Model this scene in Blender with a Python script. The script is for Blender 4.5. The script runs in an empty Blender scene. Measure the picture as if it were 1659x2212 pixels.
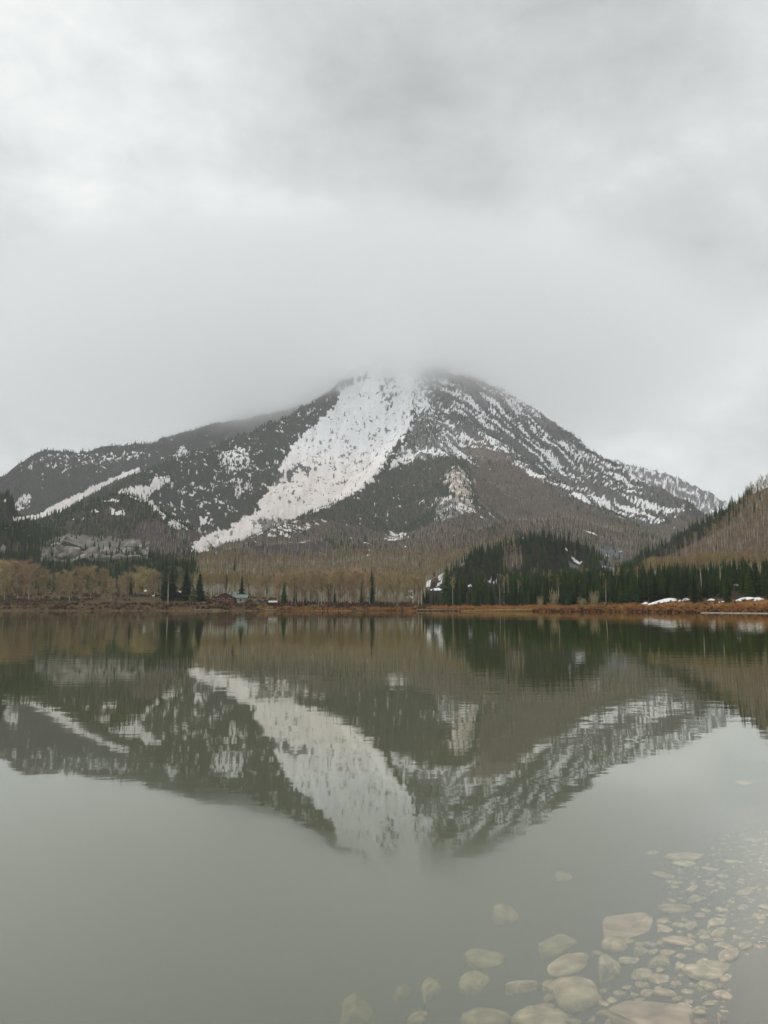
import bpy, math, random
import numpy as np
from mathutils import Vector, Matrix, noise as mnoise
random.seed(7); RNG = np.random.default_rng(11)
C = bpy.context.scene.collection
SC = bpy.context.scene

# ------------------------------------------------------------------ camera
CAM_H = 2.0; PITCH = math.radians(7.04); FPX = 1661.0; CU, CV = 829.5, 1106.0
cam_d = bpy.data.cameras.new('camera'); cam = bpy.data.objects.new('camera', cam_d); C.objects.link(cam)
cam.location = (0, 0, CAM_H); cam.rotation_euler = (math.radians(90) + PITCH, 0, 0)
cam_d.sensor_fit = 'VERTICAL'; cam_d.sensor_height = 24.0; cam_d.lens = 24.0 * FPX / 2212.0
cam_d.clip_start = 0.05; cam_d.clip_end = 20000
SC.camera = cam
CP, SP = math.cos(PITCH), math.sin(PITCH)

def proj(x, y, z):                       # world -> photograph (1659 x 2212)
    zc = y * CP + (z - CAM_H) * SP; yc = -y * SP + (z - CAM_H) * CP
    return CU + FPX * x / zc, CV - FPX * yc / zc
def ray(u, v):
    a, b = (u - CU) / FPX, (CV - v) / FPX
    return np.array([a, CP - b * SP, SP + b * CP])
def at(u, v, Y):                         # a point seen at u, v standing Y metres away
    d = ray(u, v); t = Y / d[1]
    return np.array([d[0] * t, Y, CAM_H + d[2] * t])

# ------------------------------------------------------------------ world, sun, exposure
SUN_EL, SUN_AZ = math.radians(52), math.radians(-100)     # azimuth from +Y, left is negative
W = bpy.data.worlds.new('World'); SC.world = W; W.use_nodes = True
def build_world():
    nt = W.node_tree; N = nt.nodes; L = nt.links; N.clear()
    out = N.new('ShaderNodeOutputWorld'); bg = N.new('ShaderNodeBackground'); bg.inputs['Strength'].default_value = 0.1
    L.new(bg.outputs[0], out.inputs[0])
    sky = N.new('ShaderNodeTexSky'); sky.sky_type = 'NISHITA'; sky.sun_disc = False
    sky.sun_elevation = SUN_EL; sky.sun_rotation = SUN_AZ
    tc = N.new('ShaderNodeTexCoord')
    def math_(op, a, b=None, clamp=False):
        n = N.new('ShaderNodeMath'); n.operation = op; n.use_clamp = clamp
        for i, q in enumerate((a, b)):
            if q is None: continue
            if isinstance(q, (int, float)): n.inputs[i].default_value = q
            else: L.new(q, n.inputs[i])
        return n.outputs[0]
    def noise(scale, detail, rough, dist=0.0, off=(0, 0, 0), stretch=(1, 1, 1.7)):
        mp = N.new('ShaderNodeMapping'); mp.inputs['Scale'].default_value = stretch; mp.inputs['Location'].default_value = off
        L.new(tc.outputs['Generated'], mp.inputs[0])
        n = N.new('ShaderNodeTexNoise'); n.inputs['Scale'].default_value = scale; n.inputs['Detail'].default_value = detail
        n.inputs['Roughness'].default_value = rough; n.inputs['Distortion'].default_value = dist
        L.new(mp.outputs[0], n.inputs['Vector']); return n.outputs['Fac']
    def lobe(u, v, width_deg, amt):      # a brighter or greyer part of the cloud deck
        d = ray(u, v); d = d / np.linalg.norm(d)
        vm = N.new('ShaderNodeVectorMath'); vm.operation = 'DOT_PRODUCT'
        nm = N.new('ShaderNodeVectorMath'); nm.operation = 'NORMALIZE'; L.new(tc.outputs['Generated'], nm.inputs[0])
        # wobble so that edges are cloud-like
        L.new(nm.outputs[0], vm.inputs[0]); vm.inputs[1].default_value = tuple(d)
        k = 1.0 / (1 - math.cos(math.radians(width_deg)))
        x = math_('MULTIPLY', math_('SUBTRACT', vm.outputs['Value'], 1.0), k)     # 0 at centre, -1 at the width
        return math_('MULTIPLY', math_('POWER', 2.718, x), amt)
    f = math_('ADD', math_('MULTIPLY', noise(2.2, 6, .5, .25, (3.1, .4, 1.2)), 1.5), math_('MULTIPLY', noise(5.0, 7, .56, .25, (.3, 7.4, 2.2)), 1.0))
    f = math_('ADD', f, -.75)
    f = math_('ADD', f, math_('MULTIPLY', math_('SUBTRACT', noise(13, 6, .58, .3, (5.3, 1.4, 8.2), (1, 1, 1.5)), .5), .42))
    for a in SKY_LOBES: f = math_('ADD', f, lobe(*a))
    cr = N.new('ShaderNodeValToRGB'); L.new(f, cr.inputs[0])
    e = cr.color_ramp.elements
    e[0].position = 0.0; e[0].color = (.39, .402, .398, 1)
    e[1].position = .92; e[1].color = (.88, .895, .87, 1)
    m = e.new(.5); m.color = (.61, .63, .63, 1)
    sc_ = N.new('ShaderNodeVectorMath'); sc_.operation = 'SCALE'; sc_.inputs['Scale'].default_value = 10.0 * SKY_GAIN
    L.new(cr.outputs[0], sc_.inputs[0])
    mx = N.new('ShaderNodeMix'); mx.data_type = 'RGBA'; mx.inputs['Factor'].default_value = .96
    L.new(sky.outputs[0], mx.inputs['A']); L.new(sc_.outputs[0], mx.inputs['B'])
    L.new(mx.outputs['Result'], bg.inputs[0])
SKY_GAIN = 1.0
SKY_LOBES = [(60, 60, 12, .20), (950, 340, 13, -.12), (1060, 470, 5, -.14), (620, 250, 6, -.08), (560, 470, 6, .14), (1150, 620, 5, .26), (840, 650, 7, .30), (300, 420, 6, .10),
             (40, 860, 8, -.16), (1560, 1050, 10, .16), (1500, 250, 9, -.10), (1250, 880, 7, -.05)]
build_world()
sd = bpy.data.lights.new('sun', 'SUN'); sun = bpy.data.objects.new('sun', sd); C.objects.link(sun)
sd.energy = 1.5; sd.angle = math.radians(14); sd.color = (1, .965, .92)
sdir = Vector((math.sin(SUN_AZ) * math.cos(SUN_EL), math.cos(SUN_AZ) * math.cos(SUN_EL), math.sin(SUN_EL)))
sun.rotation_euler = sdir.to_track_quat('Z', 'Y').to_euler(); sun.location = (0, 0, 100)
vs = SC.view_settings; vs.view_transform = 'Standard'; vs.look = 'None'; vs.exposure = 0.28; vs.gamma = 1.0; vs.use_curve_mapping = False
cy = SC.cycles
cy.use_denoising = True; cy.max_bounces = 20; cy.diffuse_bounces = 2; cy.glossy_bounces = 3; cy.transmission_bounces = 4
cy.transparent_max_bounces = 12; cy.volume_bounces = 16; cy.caustics_reflective = False; cy.caustics_refractive = False
cy.volume_step_rate = 1.0; cy.sample_clamp_indirect = 4.0

# ------------------------------------------------------------------ helpers
def tag(o, label=None, cat=None, group=None, kind=None):
    if label: o['label'] = label
    if cat: o['category'] = cat
    if group: o['group'] = group
    if kind: o['kind'] = kind
    return o
def empty(name, loc, rz=0.0, scale=1.0):
    o = bpy.data.objects.new(name, None); o.location = loc; o.rotation_euler = (0, 0, rz); o.scale = (scale,) * 3
    o.empty_display_size = .2; C.objects.link(o); return o
def link(name, me, parent=None, loc=None, rz=0.0):
    o = bpy.data.objects.new(name, me); C.objects.link(o)
    if parent is not None: o.parent = parent
    if loc is not None: o.location = loc
    o.rotation_euler.z = rz
    return o
class MB:
    def __init__(s): s.v = []; s.f = []; s.m = []
    def add(s, vs_, fs, m=0):
        b = len(s.v); s.v += [tuple(p) for p in vs_]; s.f += [tuple(i + b for i in f) for f in fs]; s.m += [m] * len(fs)
    def box(s, lo, hi, m=0):
        x0, y0, z0 = lo; x1, y1, z1 = hi
        s.add([(x0,y0,z0),(x1,y0,z0),(x1,y1,z0),(x0,y1,z0),(x0,y0,z1),(x1,y0,z1),(x1,y1,z1),(x0,y1,z1)],
              [(0,3,2,1),(4,5,6,7),(0,1,5,4),(1,2,6,5),(2,3,7,6),(3,0,4,7)], m)
    def cone(s, p, q, r0, r1, n=5, m=0):
        p = Vector(p); q = Vector(q); d = (q - p).normalized()
        a = d.orthogonal().normalized(); b = d.cross(a)
        ring = lambda c, r: [c + (a * math.cos(2*math.pi*i/n) + b * math.sin(2*math.pi*i/n)) * r for i in range(n)]
        s.add(ring(p, r0) + ring(q, r1), [(i, (i+1) % n, n + (i+1) % n, n + i) for i in range(n)] + [tuple(range(n, 2*n)), tuple(reversed(range(n)))], m)
    def mesh(s, name, mats, smooth=False):
        me = bpy.data.meshes.new(name); me.from_pydata(s.v, [], s.f)
        for m in (mats if isinstance(mats, (list, tuple)) else [mats]): me.materials.append(m)
        if any(s.m): me.polygons.foreach_set('material_index', s.m)
        if smooth: me.polygons.foreach_set('use_smooth', [True] * len(me.polygons))
        me.update(); return me

# numpy gradient noise
_perm = RNG.permutation(4096).astype(np.int64)
_gr = RNG.normal(size=(4096, 2)); _gr /= np.linalg.norm(_gr, axis=1)[:, None]
def gnoise(x, y, seed=0):
    x = np.asarray(x, float); y = np.asarray(y, float)
    xi = np.floor(x).astype(np.int64); yi = np.floor(y).astype(np.int64); xf = x - xi; yf = y - yi
    def g(ix, iy):
        h = _perm[(_perm[(ix + seed * 131) & 4095] + iy) & 4095]; return _gr[h]
    def dot(ix, iy, fx, fy):
        q = g(ix, iy); return q[..., 0] * fx + q[..., 1] * fy
    u = xf**3 * (xf * (xf * 6 - 15) + 10); v = yf**3 * (yf * (yf * 6 - 15) + 10)
    a = dot(xi, yi, xf, yf); b = dot(xi + 1, yi, xf - 1, yf); c = dot(xi, yi + 1, xf, yf - 1); d = dot(xi + 1, yi + 1, xf - 1, yf - 1)
    return ((a * (1 - u) + b * u) * (1 - v) + (c * (1 - u) + d * u) * v) * 1.5
def fbm(x, y, oct_=5, gain=.5, seed=0):
    s = 0; a = 1; t = 0
    for o in range(oct_):
        s = s + a * gnoise(x * 2**o + 17.3 * o, y * 2**o - 9.1 * o, seed + o); t += a; a *= gain
    return s / t
def ridged(x, y, oct_=4, seed=0):
    s = 0; a = 1; t = 0
    for o in range(oct_):
        s = s + a * (1 - 2 * np.abs(gnoise(x * 2**o + 5.7 * o, y * 2**o + 3.3 * o, seed + o))); t += a; a *= .5
    return s / t
def sstep(a, b, x):
    t = np.clip((x - a) / (b - a), 0, 1); return t * t * (3 - 2 * t)
def inside(poly, u, v):
    p = np.asarray(poly, float); r = np.zeros(np.shape(u), bool); j = len(p) - 1
    for i in range(len(p)):
        xi, yi = p[i]; xj, yj = p[j]
        if yi != yj:
            r ^= ((yi > v) != (yj > v)) & (u < (xj - xi) * (v - yi) / (yj - yi) + xi)
        j = i
    return r

# ------------------------------------------------------------------ materials
def mat(name):
    m = bpy.data.materials.new(name); m.use_nodes = True; nt = m.node_tree
    b = nt.nodes['Principled BSDF']; return m, nt, b
def noisy(name, c0, c1, scale=3.0, rough=.9, obj_rand=0.0, bump=0.0, detail=4, spec=.2, coord='Object'):
    m, nt, b = mat(name); N = nt.nodes; L = nt.links
    tc = N.new('ShaderNodeTexCoord'); n = N.new('ShaderNodeTexNoise'); n.inputs['Scale'].default_value = scale; n.inputs['Detail'].default_value = detail
    L.new(tc.outputs[coord], n.inputs['Vector'])
    r = N.new('ShaderNodeValToRGB'); r.color_ramp.elements[0].position = .35; r.color_ramp.elements[1].position = .65
    r.color_ramp.elements[0].color = (*c0, 1); r.color_ramp.elements[1].color = (*c1, 1); L.new(n.outputs['Fac'], r.inputs[0])
    col = r.outputs[0]
    if obj_rand:
        oi = N.new('ShaderNodeObjectInfo'); hs = N.new('ShaderNodeHueSaturation')
        mr = N.new('ShaderNodeMapRange'); mr.inputs['To Min'].default_value = 1 - obj_rand; mr.inputs['To Max'].default_value = 1 + obj_rand
        L.new(oi.outputs['Random'], mr.inputs[0]); L.new(mr.outputs[0], hs.inputs['Value'])
        mr2 = N.new('ShaderNodeMapRange'); mr2.inputs['To Min'].default_value = .472; mr2.inputs['To Max'].default_value = .518
        ml = N.new('ShaderNodeMath'); ml.operation = 'FRACT'; mm = N.new('ShaderNodeMath'); mm.operation = 'MULTIPLY'; mm.inputs[1].default_value = 7.31
        L.new(oi.outputs['Random'], mm.inputs[0]); L.new(mm.outputs[0], ml.inputs[0]); L.new(ml.outputs[0], mr2.inputs[0]); L.new(mr2.outputs[0], hs.inputs['Hue'])
        L.new(col, hs.inputs['Color']); col = hs.outputs[0]
    L.new(col, b.inputs['Base Color']); b.inputs['Roughness'].default_value = rough; b.inputs['Specular IOR Level'].default_value = spec
    if bump:
        bp = N.new('ShaderNodeBump'); bp.inputs['Strength'].default_value = .6; bp.inputs['Distance'].default_value = bump
        L.new(n.outputs['Fac'], bp.inputs['Height']); L.new(bp.outputs[0], b.inputs['Normal'])
    return m
M = {}
M['needles'] = noisy('needles', (.013, .027, .007), (.044, .076, .018), 1.2, .9, .5, spec=.03)
M['needles_young'] = noisy('needles_young', (.05, .075, .022), (.075, .10, .03), 1.2, .8, .1)
M['spruce_bark'] = noisy('spruce_bark', (.05, .04, .03), (.09, .07, .05), 6, .95)
M['aspen_bark'] = noisy('aspen_bark', (.34, .31, .24), (.56, .53, .44), 2, .85, .3)
M['aspen_twigs'] = noisy('aspen_twigs', (.22, .16, .07), (.33, .25, .115), .6, .95, .35)
M['far_twigs'] = noisy('far_twigs', (.13, .10, .068), (.23, .18, .118), .6, .95, .5)
M['cotton_twigs'] = noisy('cotton_twigs', (.33, .25, .12), (.48, .38, .20), .6, .95, .2)
M['dark_twigs'] = noisy('dark_twigs', (.06, .04, .032), (.10, .065, .05), .8, .95, .3)
M['willow_orange'] = noisy('willow_orange', (.32, .135, .03), (.50, .26, .075), .8, .9, .3)
M['willow_red'] = noisy('willow_red', (.075, .03, .018), (.13, .055, .03), .8, .9, .4)
M['willow_olive'] = noisy('willow_olive', (.11, .085, .04), (.17, .13, .06), .8, .9, .3)
M['reed'] = noisy('reed', (.42, .28, .10), (.58, .41, .18), 1.0, .9, .2)
M['snow'] = noisy('snow', (.78, .79, .80), (.84, .84, .84), .8, .7, 0, .05)
M['granite'] = noisy('granite', (.13, .12, .10), (.34, .315, .265), 2.2, .95, .25, .25, 4)
M['stone'] = noisy('stone', (.26, .205, .125), (.58, .475, .31), 3, .8, .25, .03, 10)

# ------------------------------------------------------------------ terrain: ridges as crest lines in the world
SHORE = np.array([(-1400, 470), (-400, 420), (0, 400), (500, 398), (850, 390), (950, 372), (1145, 340), (1300, 312), (1500, 262), (1659, 236), (1900, 205), (2400, 170), (3200, 140)], float)
def shore_y(s): return np.interp(CU + FPX * s, SHORE[:, 0], SHORE[:, 1])
# (display u, v of the crest, distance), side slope, name of the landform
RIDGES = [
 ('mountain', .62, [(830, 765, 3000), (920, 797, 2950), (1020, 815, 2850), (1085, 842, 2780), (1150, 880, 2700), (1220, 932, 2600), (1320, 1000, 2450), (1400, 1046, 2330), (1480, 1087, 2200), (1560, 1135, 2050)], 2.2),
 ('mountain', .60, [(830, 765, 3000), (760, 800, 2900), (730, 838, 2800), (660, 882, 2650), (560, 930, 2400), (420, 980, 2150), (300, 1024, 1950), (200, 1072, 1800), (110, 1128, 1650), (40, 1165, 1500)], 1.2),
 ('mountain', .62, [(905, 806, 2930), (897, 868, 2640), (884, 930, 2430), (850, 985, 2230), (805, 1035, 2020), (735, 1088, 1800), (640, 1122, 1600), (560, 1160, 1420), (435, 1196, 1250)]),
 ('mountain', .62, [(920, 872, 2640), (945, 955, 2300), (985, 1010, 2080), (1000, 1075, 1800), (960, 1140, 1450), (900, 1175, 1250)]),
 ('mountain', .60, [(985, 890, 2560), (1060, 950, 2380), (1150, 1015, 2180), (1270, 1085, 1900), (1400, 1150, 1600)]),
 ('ridge', .55, [(840, 800, 3300), (700, 868, 3200), (600, 893, 3120), (480, 915, 3000), (300, 962, 2800), (200, 972, 2680), (90, 980, 2500), (0, 1030, 2350), (-150, 1090, 2150), (-500, 1160, 2000)], 1.4),
 ('ridge', .55, [(1200, 960, 4400), (1300, 990, 4300), (1370, 1005, 4200), (1440, 1020, 4100), (1500, 1050, 4000), (1583, 1088, 3900), (1700, 1125, 3800), (1900, 1150, 3700)], 1.4),
 ('hill', .55, [(-60, 1120, 1200), (60, 1128, 1230), (180, 1085, 1260), (270, 1072, 1240), (330, 1100, 1180), (372, 1150, 1080), (405, 1196, 960)]),
 ('hill', .5, [(-300, 1120, 800), (-60, 1090, 850), (0, 1075, 900), (30, 1110, 950), (70, 1165, 900)]),
 ('hill', .60, [(2100, 900, 600), (1760, 1000, 640), (1659, 1056, 680), (1620, 1076, 720), (1583, 1100, 760), (1540, 1122, 790), (1480, 1152, 800), (1420, 1187, 790), (1372, 1217, 740), (1345, 1252, 640)], 1.5),
 ('hill', .55, [(1000, 1215, 620), (1090, 1188, 680), (1180, 1160, 720), (1240, 1176, 720), (1310, 1222, 680), (1345, 1262, 560)]),
 ('hill', .35, [(360, 1222, 640), (520, 1216, 700), (700, 1214, 740), (850, 1205, 800), (1000, 1200, 850), (1090, 1180, 900)]),
 ('hill', .40, [(480, 1190, 1050), (640, 1168, 1120), (800, 1166, 1150), (960, 1160, 1150), (1100, 1128, 1250), (1230, 1120, 1350), (1400, 1150, 1400)]),
 ('hill', .45, [(30, 1212, 700), (120, 1196, 760), (220, 1190, 780), (320, 1205, 760)]),
]
NS_IN, NS_OUT = 900, 40
s_grid = np.concatenate([np.linspace(-1.15, -.53, NS_OUT, endpoint=False), np.linspace(-.53, .53, NS_IN), np.linspace(.53, 1.15, NS_OUT + 1)[1:]])
y_grid = np.concatenate([np.linspace(125, 470, 170, endpoint=False), 470 * (3400 / 470) ** np.linspace(0, 1, 500, endpoint=False), np.linspace(3400, 5200, 50)])
def height(x, y, want_id=False):
    s = x / y; d = y - shore_y(s)
    u = CU + FPX * s
    bank = np.interp(u, [-300, 350, 650, 900, 1150, 1400, 1800], [6.5, 7.2, 5.2, 4.6, 5.6, 7.5, 7.5])
    base = np.where(d < 0, d * .10, bank * (1 - np.exp(-np.maximum(d, 0) / 22)) + np.interp(d, [0, 40, 350, 900, 2000, 5000], [0, 0.3, 20, 62, 150, 330]))
    base = np.maximum(base, -7)
    wob = fbm(x / 90, y / 90, 3, seed=40) * 14
    xx = x + wob; yy = y + fbm(x / 90 + 50, y / 90, 3, seed=44) * 14
    z = base + 0 * x; ident = np.zeros(np.shape(x), np.int32); rel = np.zeros(np.shape(x))
    for k, (nm, slope, pts, *bk) in enumerate(RIDGES):
        back = bk[0] if bk else slope
        P = np.array([at(*q) for q in pts])
        near_d = np.full(np.shape(x), 1e9); near_z = np.zeros(np.shape(x)); near_s = np.zeros(np.shape(x)); wsum = np.zeros(np.shape(x))
        for n_, (a, b) in enumerate(zip(P[:-1], P[1:])):
            dx, dy = b[0] - a[0], b[1] - a[1]; L2 = dx * dx + dy * dy
            t_raw = ((xx - a[0]) * dx + (yy - a[1]) * dy) / L2; t = np.clip(t_raw, 0, 1)
            dist = np.sqrt((xx - a[0] - dx * t) ** 2 + (yy - a[1] - dy * t) ** 2)
            sl = np.full(np.shape(x), slope)
            if back != slope:
                side = (-dy * (xx - a[0]) + dx * (yy - a[1])) * (1 if dx > 0 else -1)      # > 0 beyond the crest
                sl = np.where(side > 0, back, slope)
            if n_ == 0: sl = np.where(t_raw < 0, np.maximum(sl, 1.1), sl)
            wt = (30.0 / (dist + 1.0)) ** 5
            near_d = np.minimum(dist, near_d); near_z += wt * (a[2] + (b[2] - a[2]) * t); near_s += wt * sl; wsum += wt
        near_z /= wsum; near_s /= wsum
        dist = np.sqrt(near_d ** 2 + 36) - 6
        H = np.maximum(near_z - base, 1) + 4
        best = near_z - H * (1 - np.maximum(1 - dist * near_s / (1.28 * H), 0) ** 1.28)
        w = 4 + 0.0 * best
        ident = np.where(best > z, k + 1, ident)
        # smooth maximum
        h = np.clip(.5 + .5 * (best - z) / (2.5 * w), 0, 1)
        z = z * (1 - h) + best * h + 2.5 * w * h * (1 - h) * .5
    rel = np.maximum(z - base, 0)
    amp = sstep(10, 200, rel)
    z = z + amp * (ridged(x / 210, y / 210, 4, seed=60) - .35) * 20 + amp * fbm(x / 60, y / 60, 4, seed=70) * 7 + amp * ridged(x / 26, y / 26, 3, seed=75) * 2.6
    z = z + sstep(25, 90, d) * fbm(x / 45, y / 45, 3, seed=80) * 2.2 + sstep(0, 20, d) * fbm(x / 9, y / 9, 3, seed=90) * .35
    return (z, ident) if want_id else z
S2, Y2 = np.meshgrid(s_grid, y_grid)           # rows: distance, columns: direction
X2 = S2 * Y2
Z2, ID2 = height(X2, Y2, True)
def ground(x, y):                              # the mesh's own height at x, y
    s = np.asarray(x, float) / y; fi = np.interp(s, s_grid, np.arange(len(s_grid))); fj = np.interp(y, y_grid, np.arange(len(y_grid)))
    i = np.clip(fi.astype(int), 0, len(s_grid) - 2); j = np.clip(fj.astype(int), 0, len(y_grid) - 2); a = fi - i; b = fj - j
    return (Z2[j, i] * (1 - a) + Z2[j, i + 1] * a) * (1 - b) + (Z2[j + 1, i] * (1 - a) + Z2[j + 1, i + 1] * a) * b

# ------------------------------------------------------------------ ground cover zones, looked up where each point of the land is seen
# K conifers, A bare aspens (share of full stocking), S snow cover, G soil colour
FLOOR = (.030, .026, .019); BRUSH = (.078, .058, .040); TAN = (.125, .095, .055); SCREE = (.46, .40, .33); ROCK = (.17, .165, .16); RED = (.085, .045, .028); DKROCK = (.075, .075, .078)
Z = []
def zone(poly, K=None, A=None, S=None, G=None, D=None, ymin=0, ymax=1e9, jit=6): Z.append((poly, K, A, S, G, D, ymin, ymax, jit))
zone([(-900, 600), (2600, 600), (2600, 1330), (-900, 1330)], K=.9, A=0, S=.10, G=FLOOR)
# left back ridge: forest with thin snow
zone([(-300, 1150), (0, 1020), (90, 965), (480, 900), (620, 880), (620, 960), (320, 1015), (30, 1125)], K=.70, A=.08, S=.15, ymin=1900)
zone([(90, 985), (230, 980), (320, 975), (330, 990), (220, 1000), (150, 1012), (95, 1008)], S=.44, ymin=1900)
zone([(372, 985), (395, 962), (410, 970), (405, 990), (370, 1000)], S=.62, K=.4, ymin=1900)
zone([(25, 1090), (50, 1070), (75, 1068), (60, 1098), (30, 1108)], S=.6, ymin=1900)
# gully of snow
zone([(303, 1010), (283, 1017), (213, 1045), (167, 1068), (113, 1092), (83, 1112), (28, 1118), (28, 1128), (83, 1130), (113, 1126), (143, 1099), (213, 1059), (240, 1043), (303, 1020)], K=.04, A=0, S=1.0, jit=2)
# dark forest on the left shoulder of the mountain
zone([(303, 1020), (420, 975), (560, 925), (730, 835), (700, 900), (620, 990), (610, 1050), (550, 1120), (430, 1180), (330, 1150), (250, 1070)], K=.95, A=0, S=.27)
zone([(470, 975), (530, 965), (545, 1010), (490, 1020), (470, 1000)], S=.56, K=.75)
zone([(380, 1050), (470, 1045), (480, 1100), (390, 1100)], S=.40, K=.85)
zone([(500, 1040), (545, 1020), (550, 1075), (510, 1080)], S=.46, K=.85)
zone([(250, 1062), (287, 1050), (320, 1050), (335, 1030), (368, 1030), (366, 1042), (346, 1052), (340, 1062), (326, 1066), (318, 1084), (300, 1090), (276, 1076)], K=.35, S=.80, jit=3)
zone([(316, 1082), (330, 1082), (362, 1122), (345, 1124), (322, 1100)], K=.35, S=.80, jit=3)
zone([(367, 1122), (385, 1122), (402, 1150), (385, 1152), (362, 1140)], K=.3, S=.7, jit=8)
zone([(430, 1112), (457, 1112), (457, 1132), (430, 1130)], K=.4, S=.66, jit=9)
zone([(350, 1140), (440, 1150), (500, 1140), (480, 1165), (430, 1190), (370, 1200), (350, 1170)], K=.12, A=.55, S=.12, G=(.07, .05, .045))
# front hump on the left
zone([(30, 1130), (180, 1082), (270, 1066), (335, 1098), (375, 1150), (405, 1200), (0, 1215), (-200, 1215), (-200, 1060), (10, 1080)], K=.88, A=.08, S=.07, G=(.055, .048, .036), ymax=1500)
zone([(231, 1100), (270, 1096), (272, 1114), (240, 1110)], S=.72, K=.4, jit=8); zone([(198, 1098), (214, 1096), (214, 1106), (204, 1108)], S=.72, K=.4, jit=8)
zone([(222, 1080), (250, 1076), (250, 1084), (222, 1086)], S=.7, K=.4, jit=8)
zone([(300, 1130), (350, 1128), (410, 1195), (330, 1200), (290, 1170)], K=.15, A=.5, S=.03, G=(.06, .045, .042), ymax=1500)
zone([(80, 1212), (95, 1172), (150, 1152), (200, 1160), (300, 1166), (325, 1200), (300, 1216), (200, 1214)], K=.30, A=0, S=.06, G=(.15, .14, .12), ymin=640, ymax=1500, jit=4)
# the great snow chute
zone([(733, 790), (830, 760), (925, 790), (907, 806), (893, 870), (889, 925), (862, 955), (842, 985), (822, 1018), (789, 1056), (739, 1084), (702, 1100), (640, 1117), (600, 1140), (553, 1160), (500, 1174), (450, 1190), (415, 1196), (417, 1172), (493, 1136), (553, 1108), (563, 1080), (587, 1052), (606, 1020), (616, 994), (632, 962), (662, 932), (690, 906), (714, 888), (730, 868)], K=.035, A=0, S=.90, G=(.20, .18, .16), jit=8)
zone([(690, 930), (860, 890), (850, 950), (780, 1040), (700, 1080), (600, 1090), (640, 1000)], S=.80, K=.03, jit=10)
zone([(816, 820), (850, 815), (868, 850), (840, 885), (822, 880)], S=.62, G=DKROCK, jit=4)
zone([(722, 826), (770, 815), (800, 812), (800, 818), (770, 828), (735, 845)], S=.4, G=DKROCK, jit=3)
zone([(600, 1020), (655, 1005), (675, 1010), (660, 1022), (640, 1024), (620, 1046), (596, 1050), (590, 1035)], S=.46, G=DKROCK, jit=9)
zone([(430, 1172), (553, 1110), (700, 1095), (553, 1160), (450, 1192)], S=.85, K=.015, jit=4)
# centre spur
zone([(915, 850), (1000, 880), (1010, 990), (950, 1010), (880, 990), (845, 1000), (880, 945), (900, 900)], K=.55, S=.5, G=ROCK)
zone([(900, 885), (945, 920), (945, 970), (880, 970), (870, 955), (890, 930)], K=.95, S=.3)
zone([(843, 1000), (885, 975), (895, 985), (880, 1035), (850, 1045), (838, 1030)], K=.30, S=.85, jit=4)
zone([(855, 1005), (940, 985), (1000, 990), (1012, 1020), (955, 1050), (945, 1085), (920, 1120), (845, 1160), (780, 1135), (690, 1132), (640, 1120), (700, 1100), (780, 1060), (830, 1020)], K=.82, A=.1, S=.17, G=(.06, .05, .036), jit=12)
zone([(965, 1016), (1005, 1012), (1018, 1050), (1020, 1085), (1028, 1110), (1005, 1110), (990, 1080), (968, 1050)], K=.34, A=.15, S=.42, G=(.36, .31, .26), jit=16)
zone([(940, 1080), (985, 1075), (1010, 1110), (980, 1125), (935, 1130)], K=.4, A=.3, S=.42, G=ROCK, jit=14)
zone([(905, 790), (940, 796), (945, 850), (930, 872), (905, 900), (893, 880), (900, 840)], K=.18, A=.1, S=.62, G=(.16, .155, .15), jit=5)
# right face with slanting snow
zone([(920, 790), (1020, 810), (1150, 872), (1220, 925), (1320, 995), (1480, 1080), (1480, 1110), (1400, 1140), (1300, 1115), (1190, 1050), (1100, 985), (1010, 940), (930, 880)], K=.70, A=.15, S=.43, G=(.085, .08, .075))
zone([(960, 800), (1020, 808), (1150, 872), (1220, 925), (1200, 930), (1100, 890), (1000, 850)], K=.5, A=.25, S=.34, G=(.15, .14, .13))
zone([(1200, 1010), (1300, 1050), (1400, 1115), (1340, 1120), (1240, 1075)], S=.50, K=.35)
zone([(985, 925), (1060, 960), (1180, 1040), (1165, 1050), (1060, 1005), (1005, 985)], K=.3, A=.3, S=.40, G=(.12, .095, .075))
# brown lower right slope
zone([(1010, 1000), (1090, 992), (1190, 1052), (1300, 1112), (1420, 1138), (1480, 1112), (1560, 1128), (1560, 1200), (1350, 1215), (1100, 1140), (1035, 1090)], K=.06, A=.95, S=.03, G=BRUSH)
zone([(1180, 1050), (1250, 1078), (1330, 1110), (1385, 1140), (1340, 1138), (1260, 1110), (1190, 1080)], K=.45, A=.3, S=.12)
zone([(1360, 1010), (1420, 1040), (1500, 1090), (1440, 1075)], K=.1, A=.7, S=.03, G=BRUSH, ymin=1500)
# far ridge on the right
zone([(1280, 980), (1370, 1000), (1440, 1012), (1583, 1080), (1600, 1140), (1500, 1100), (1400, 1040)], K=.45, A=0, S=.46, G=(.13, .13, .13), ymin=3000)
# foothills
zone([(420, 1196), (560, 1155), (650, 1122), (780, 1136), (850, 1162), (940, 1128), (1040, 1100), (1110, 1140), (1110, 1215), (420, 1230)], K=.13, A=.85, S=.10, G=BRUSH, ymax=2200)
zone([(540, 1180), (700, 1172), (720, 1190), (560, 1205)], K=.05, A=.5, S=.05, G=(.05, .04, .04))
zone([(560, 1125), (640, 1120), (690, 1135), (620, 1160), (570, 1160)], K=.4, A=.4, S=.45)
zone([(690, 1155), (790, 1150), (800, 1200), (740, 1210)], K=.45, A=.4, S=.22)
zone([(840, 1150), (880, 1152), (880, 1164), (830, 1166)], K=.3, S=.62, jit=9)
# pale aspen bench above the lake
zone([(380, 1205), (700, 1208), (900, 1195), (1090, 1185), (1090, 1340), (380, 1340)], K=.02, A=1.0, S=0, G=TAN, ymax=1000)
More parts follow.
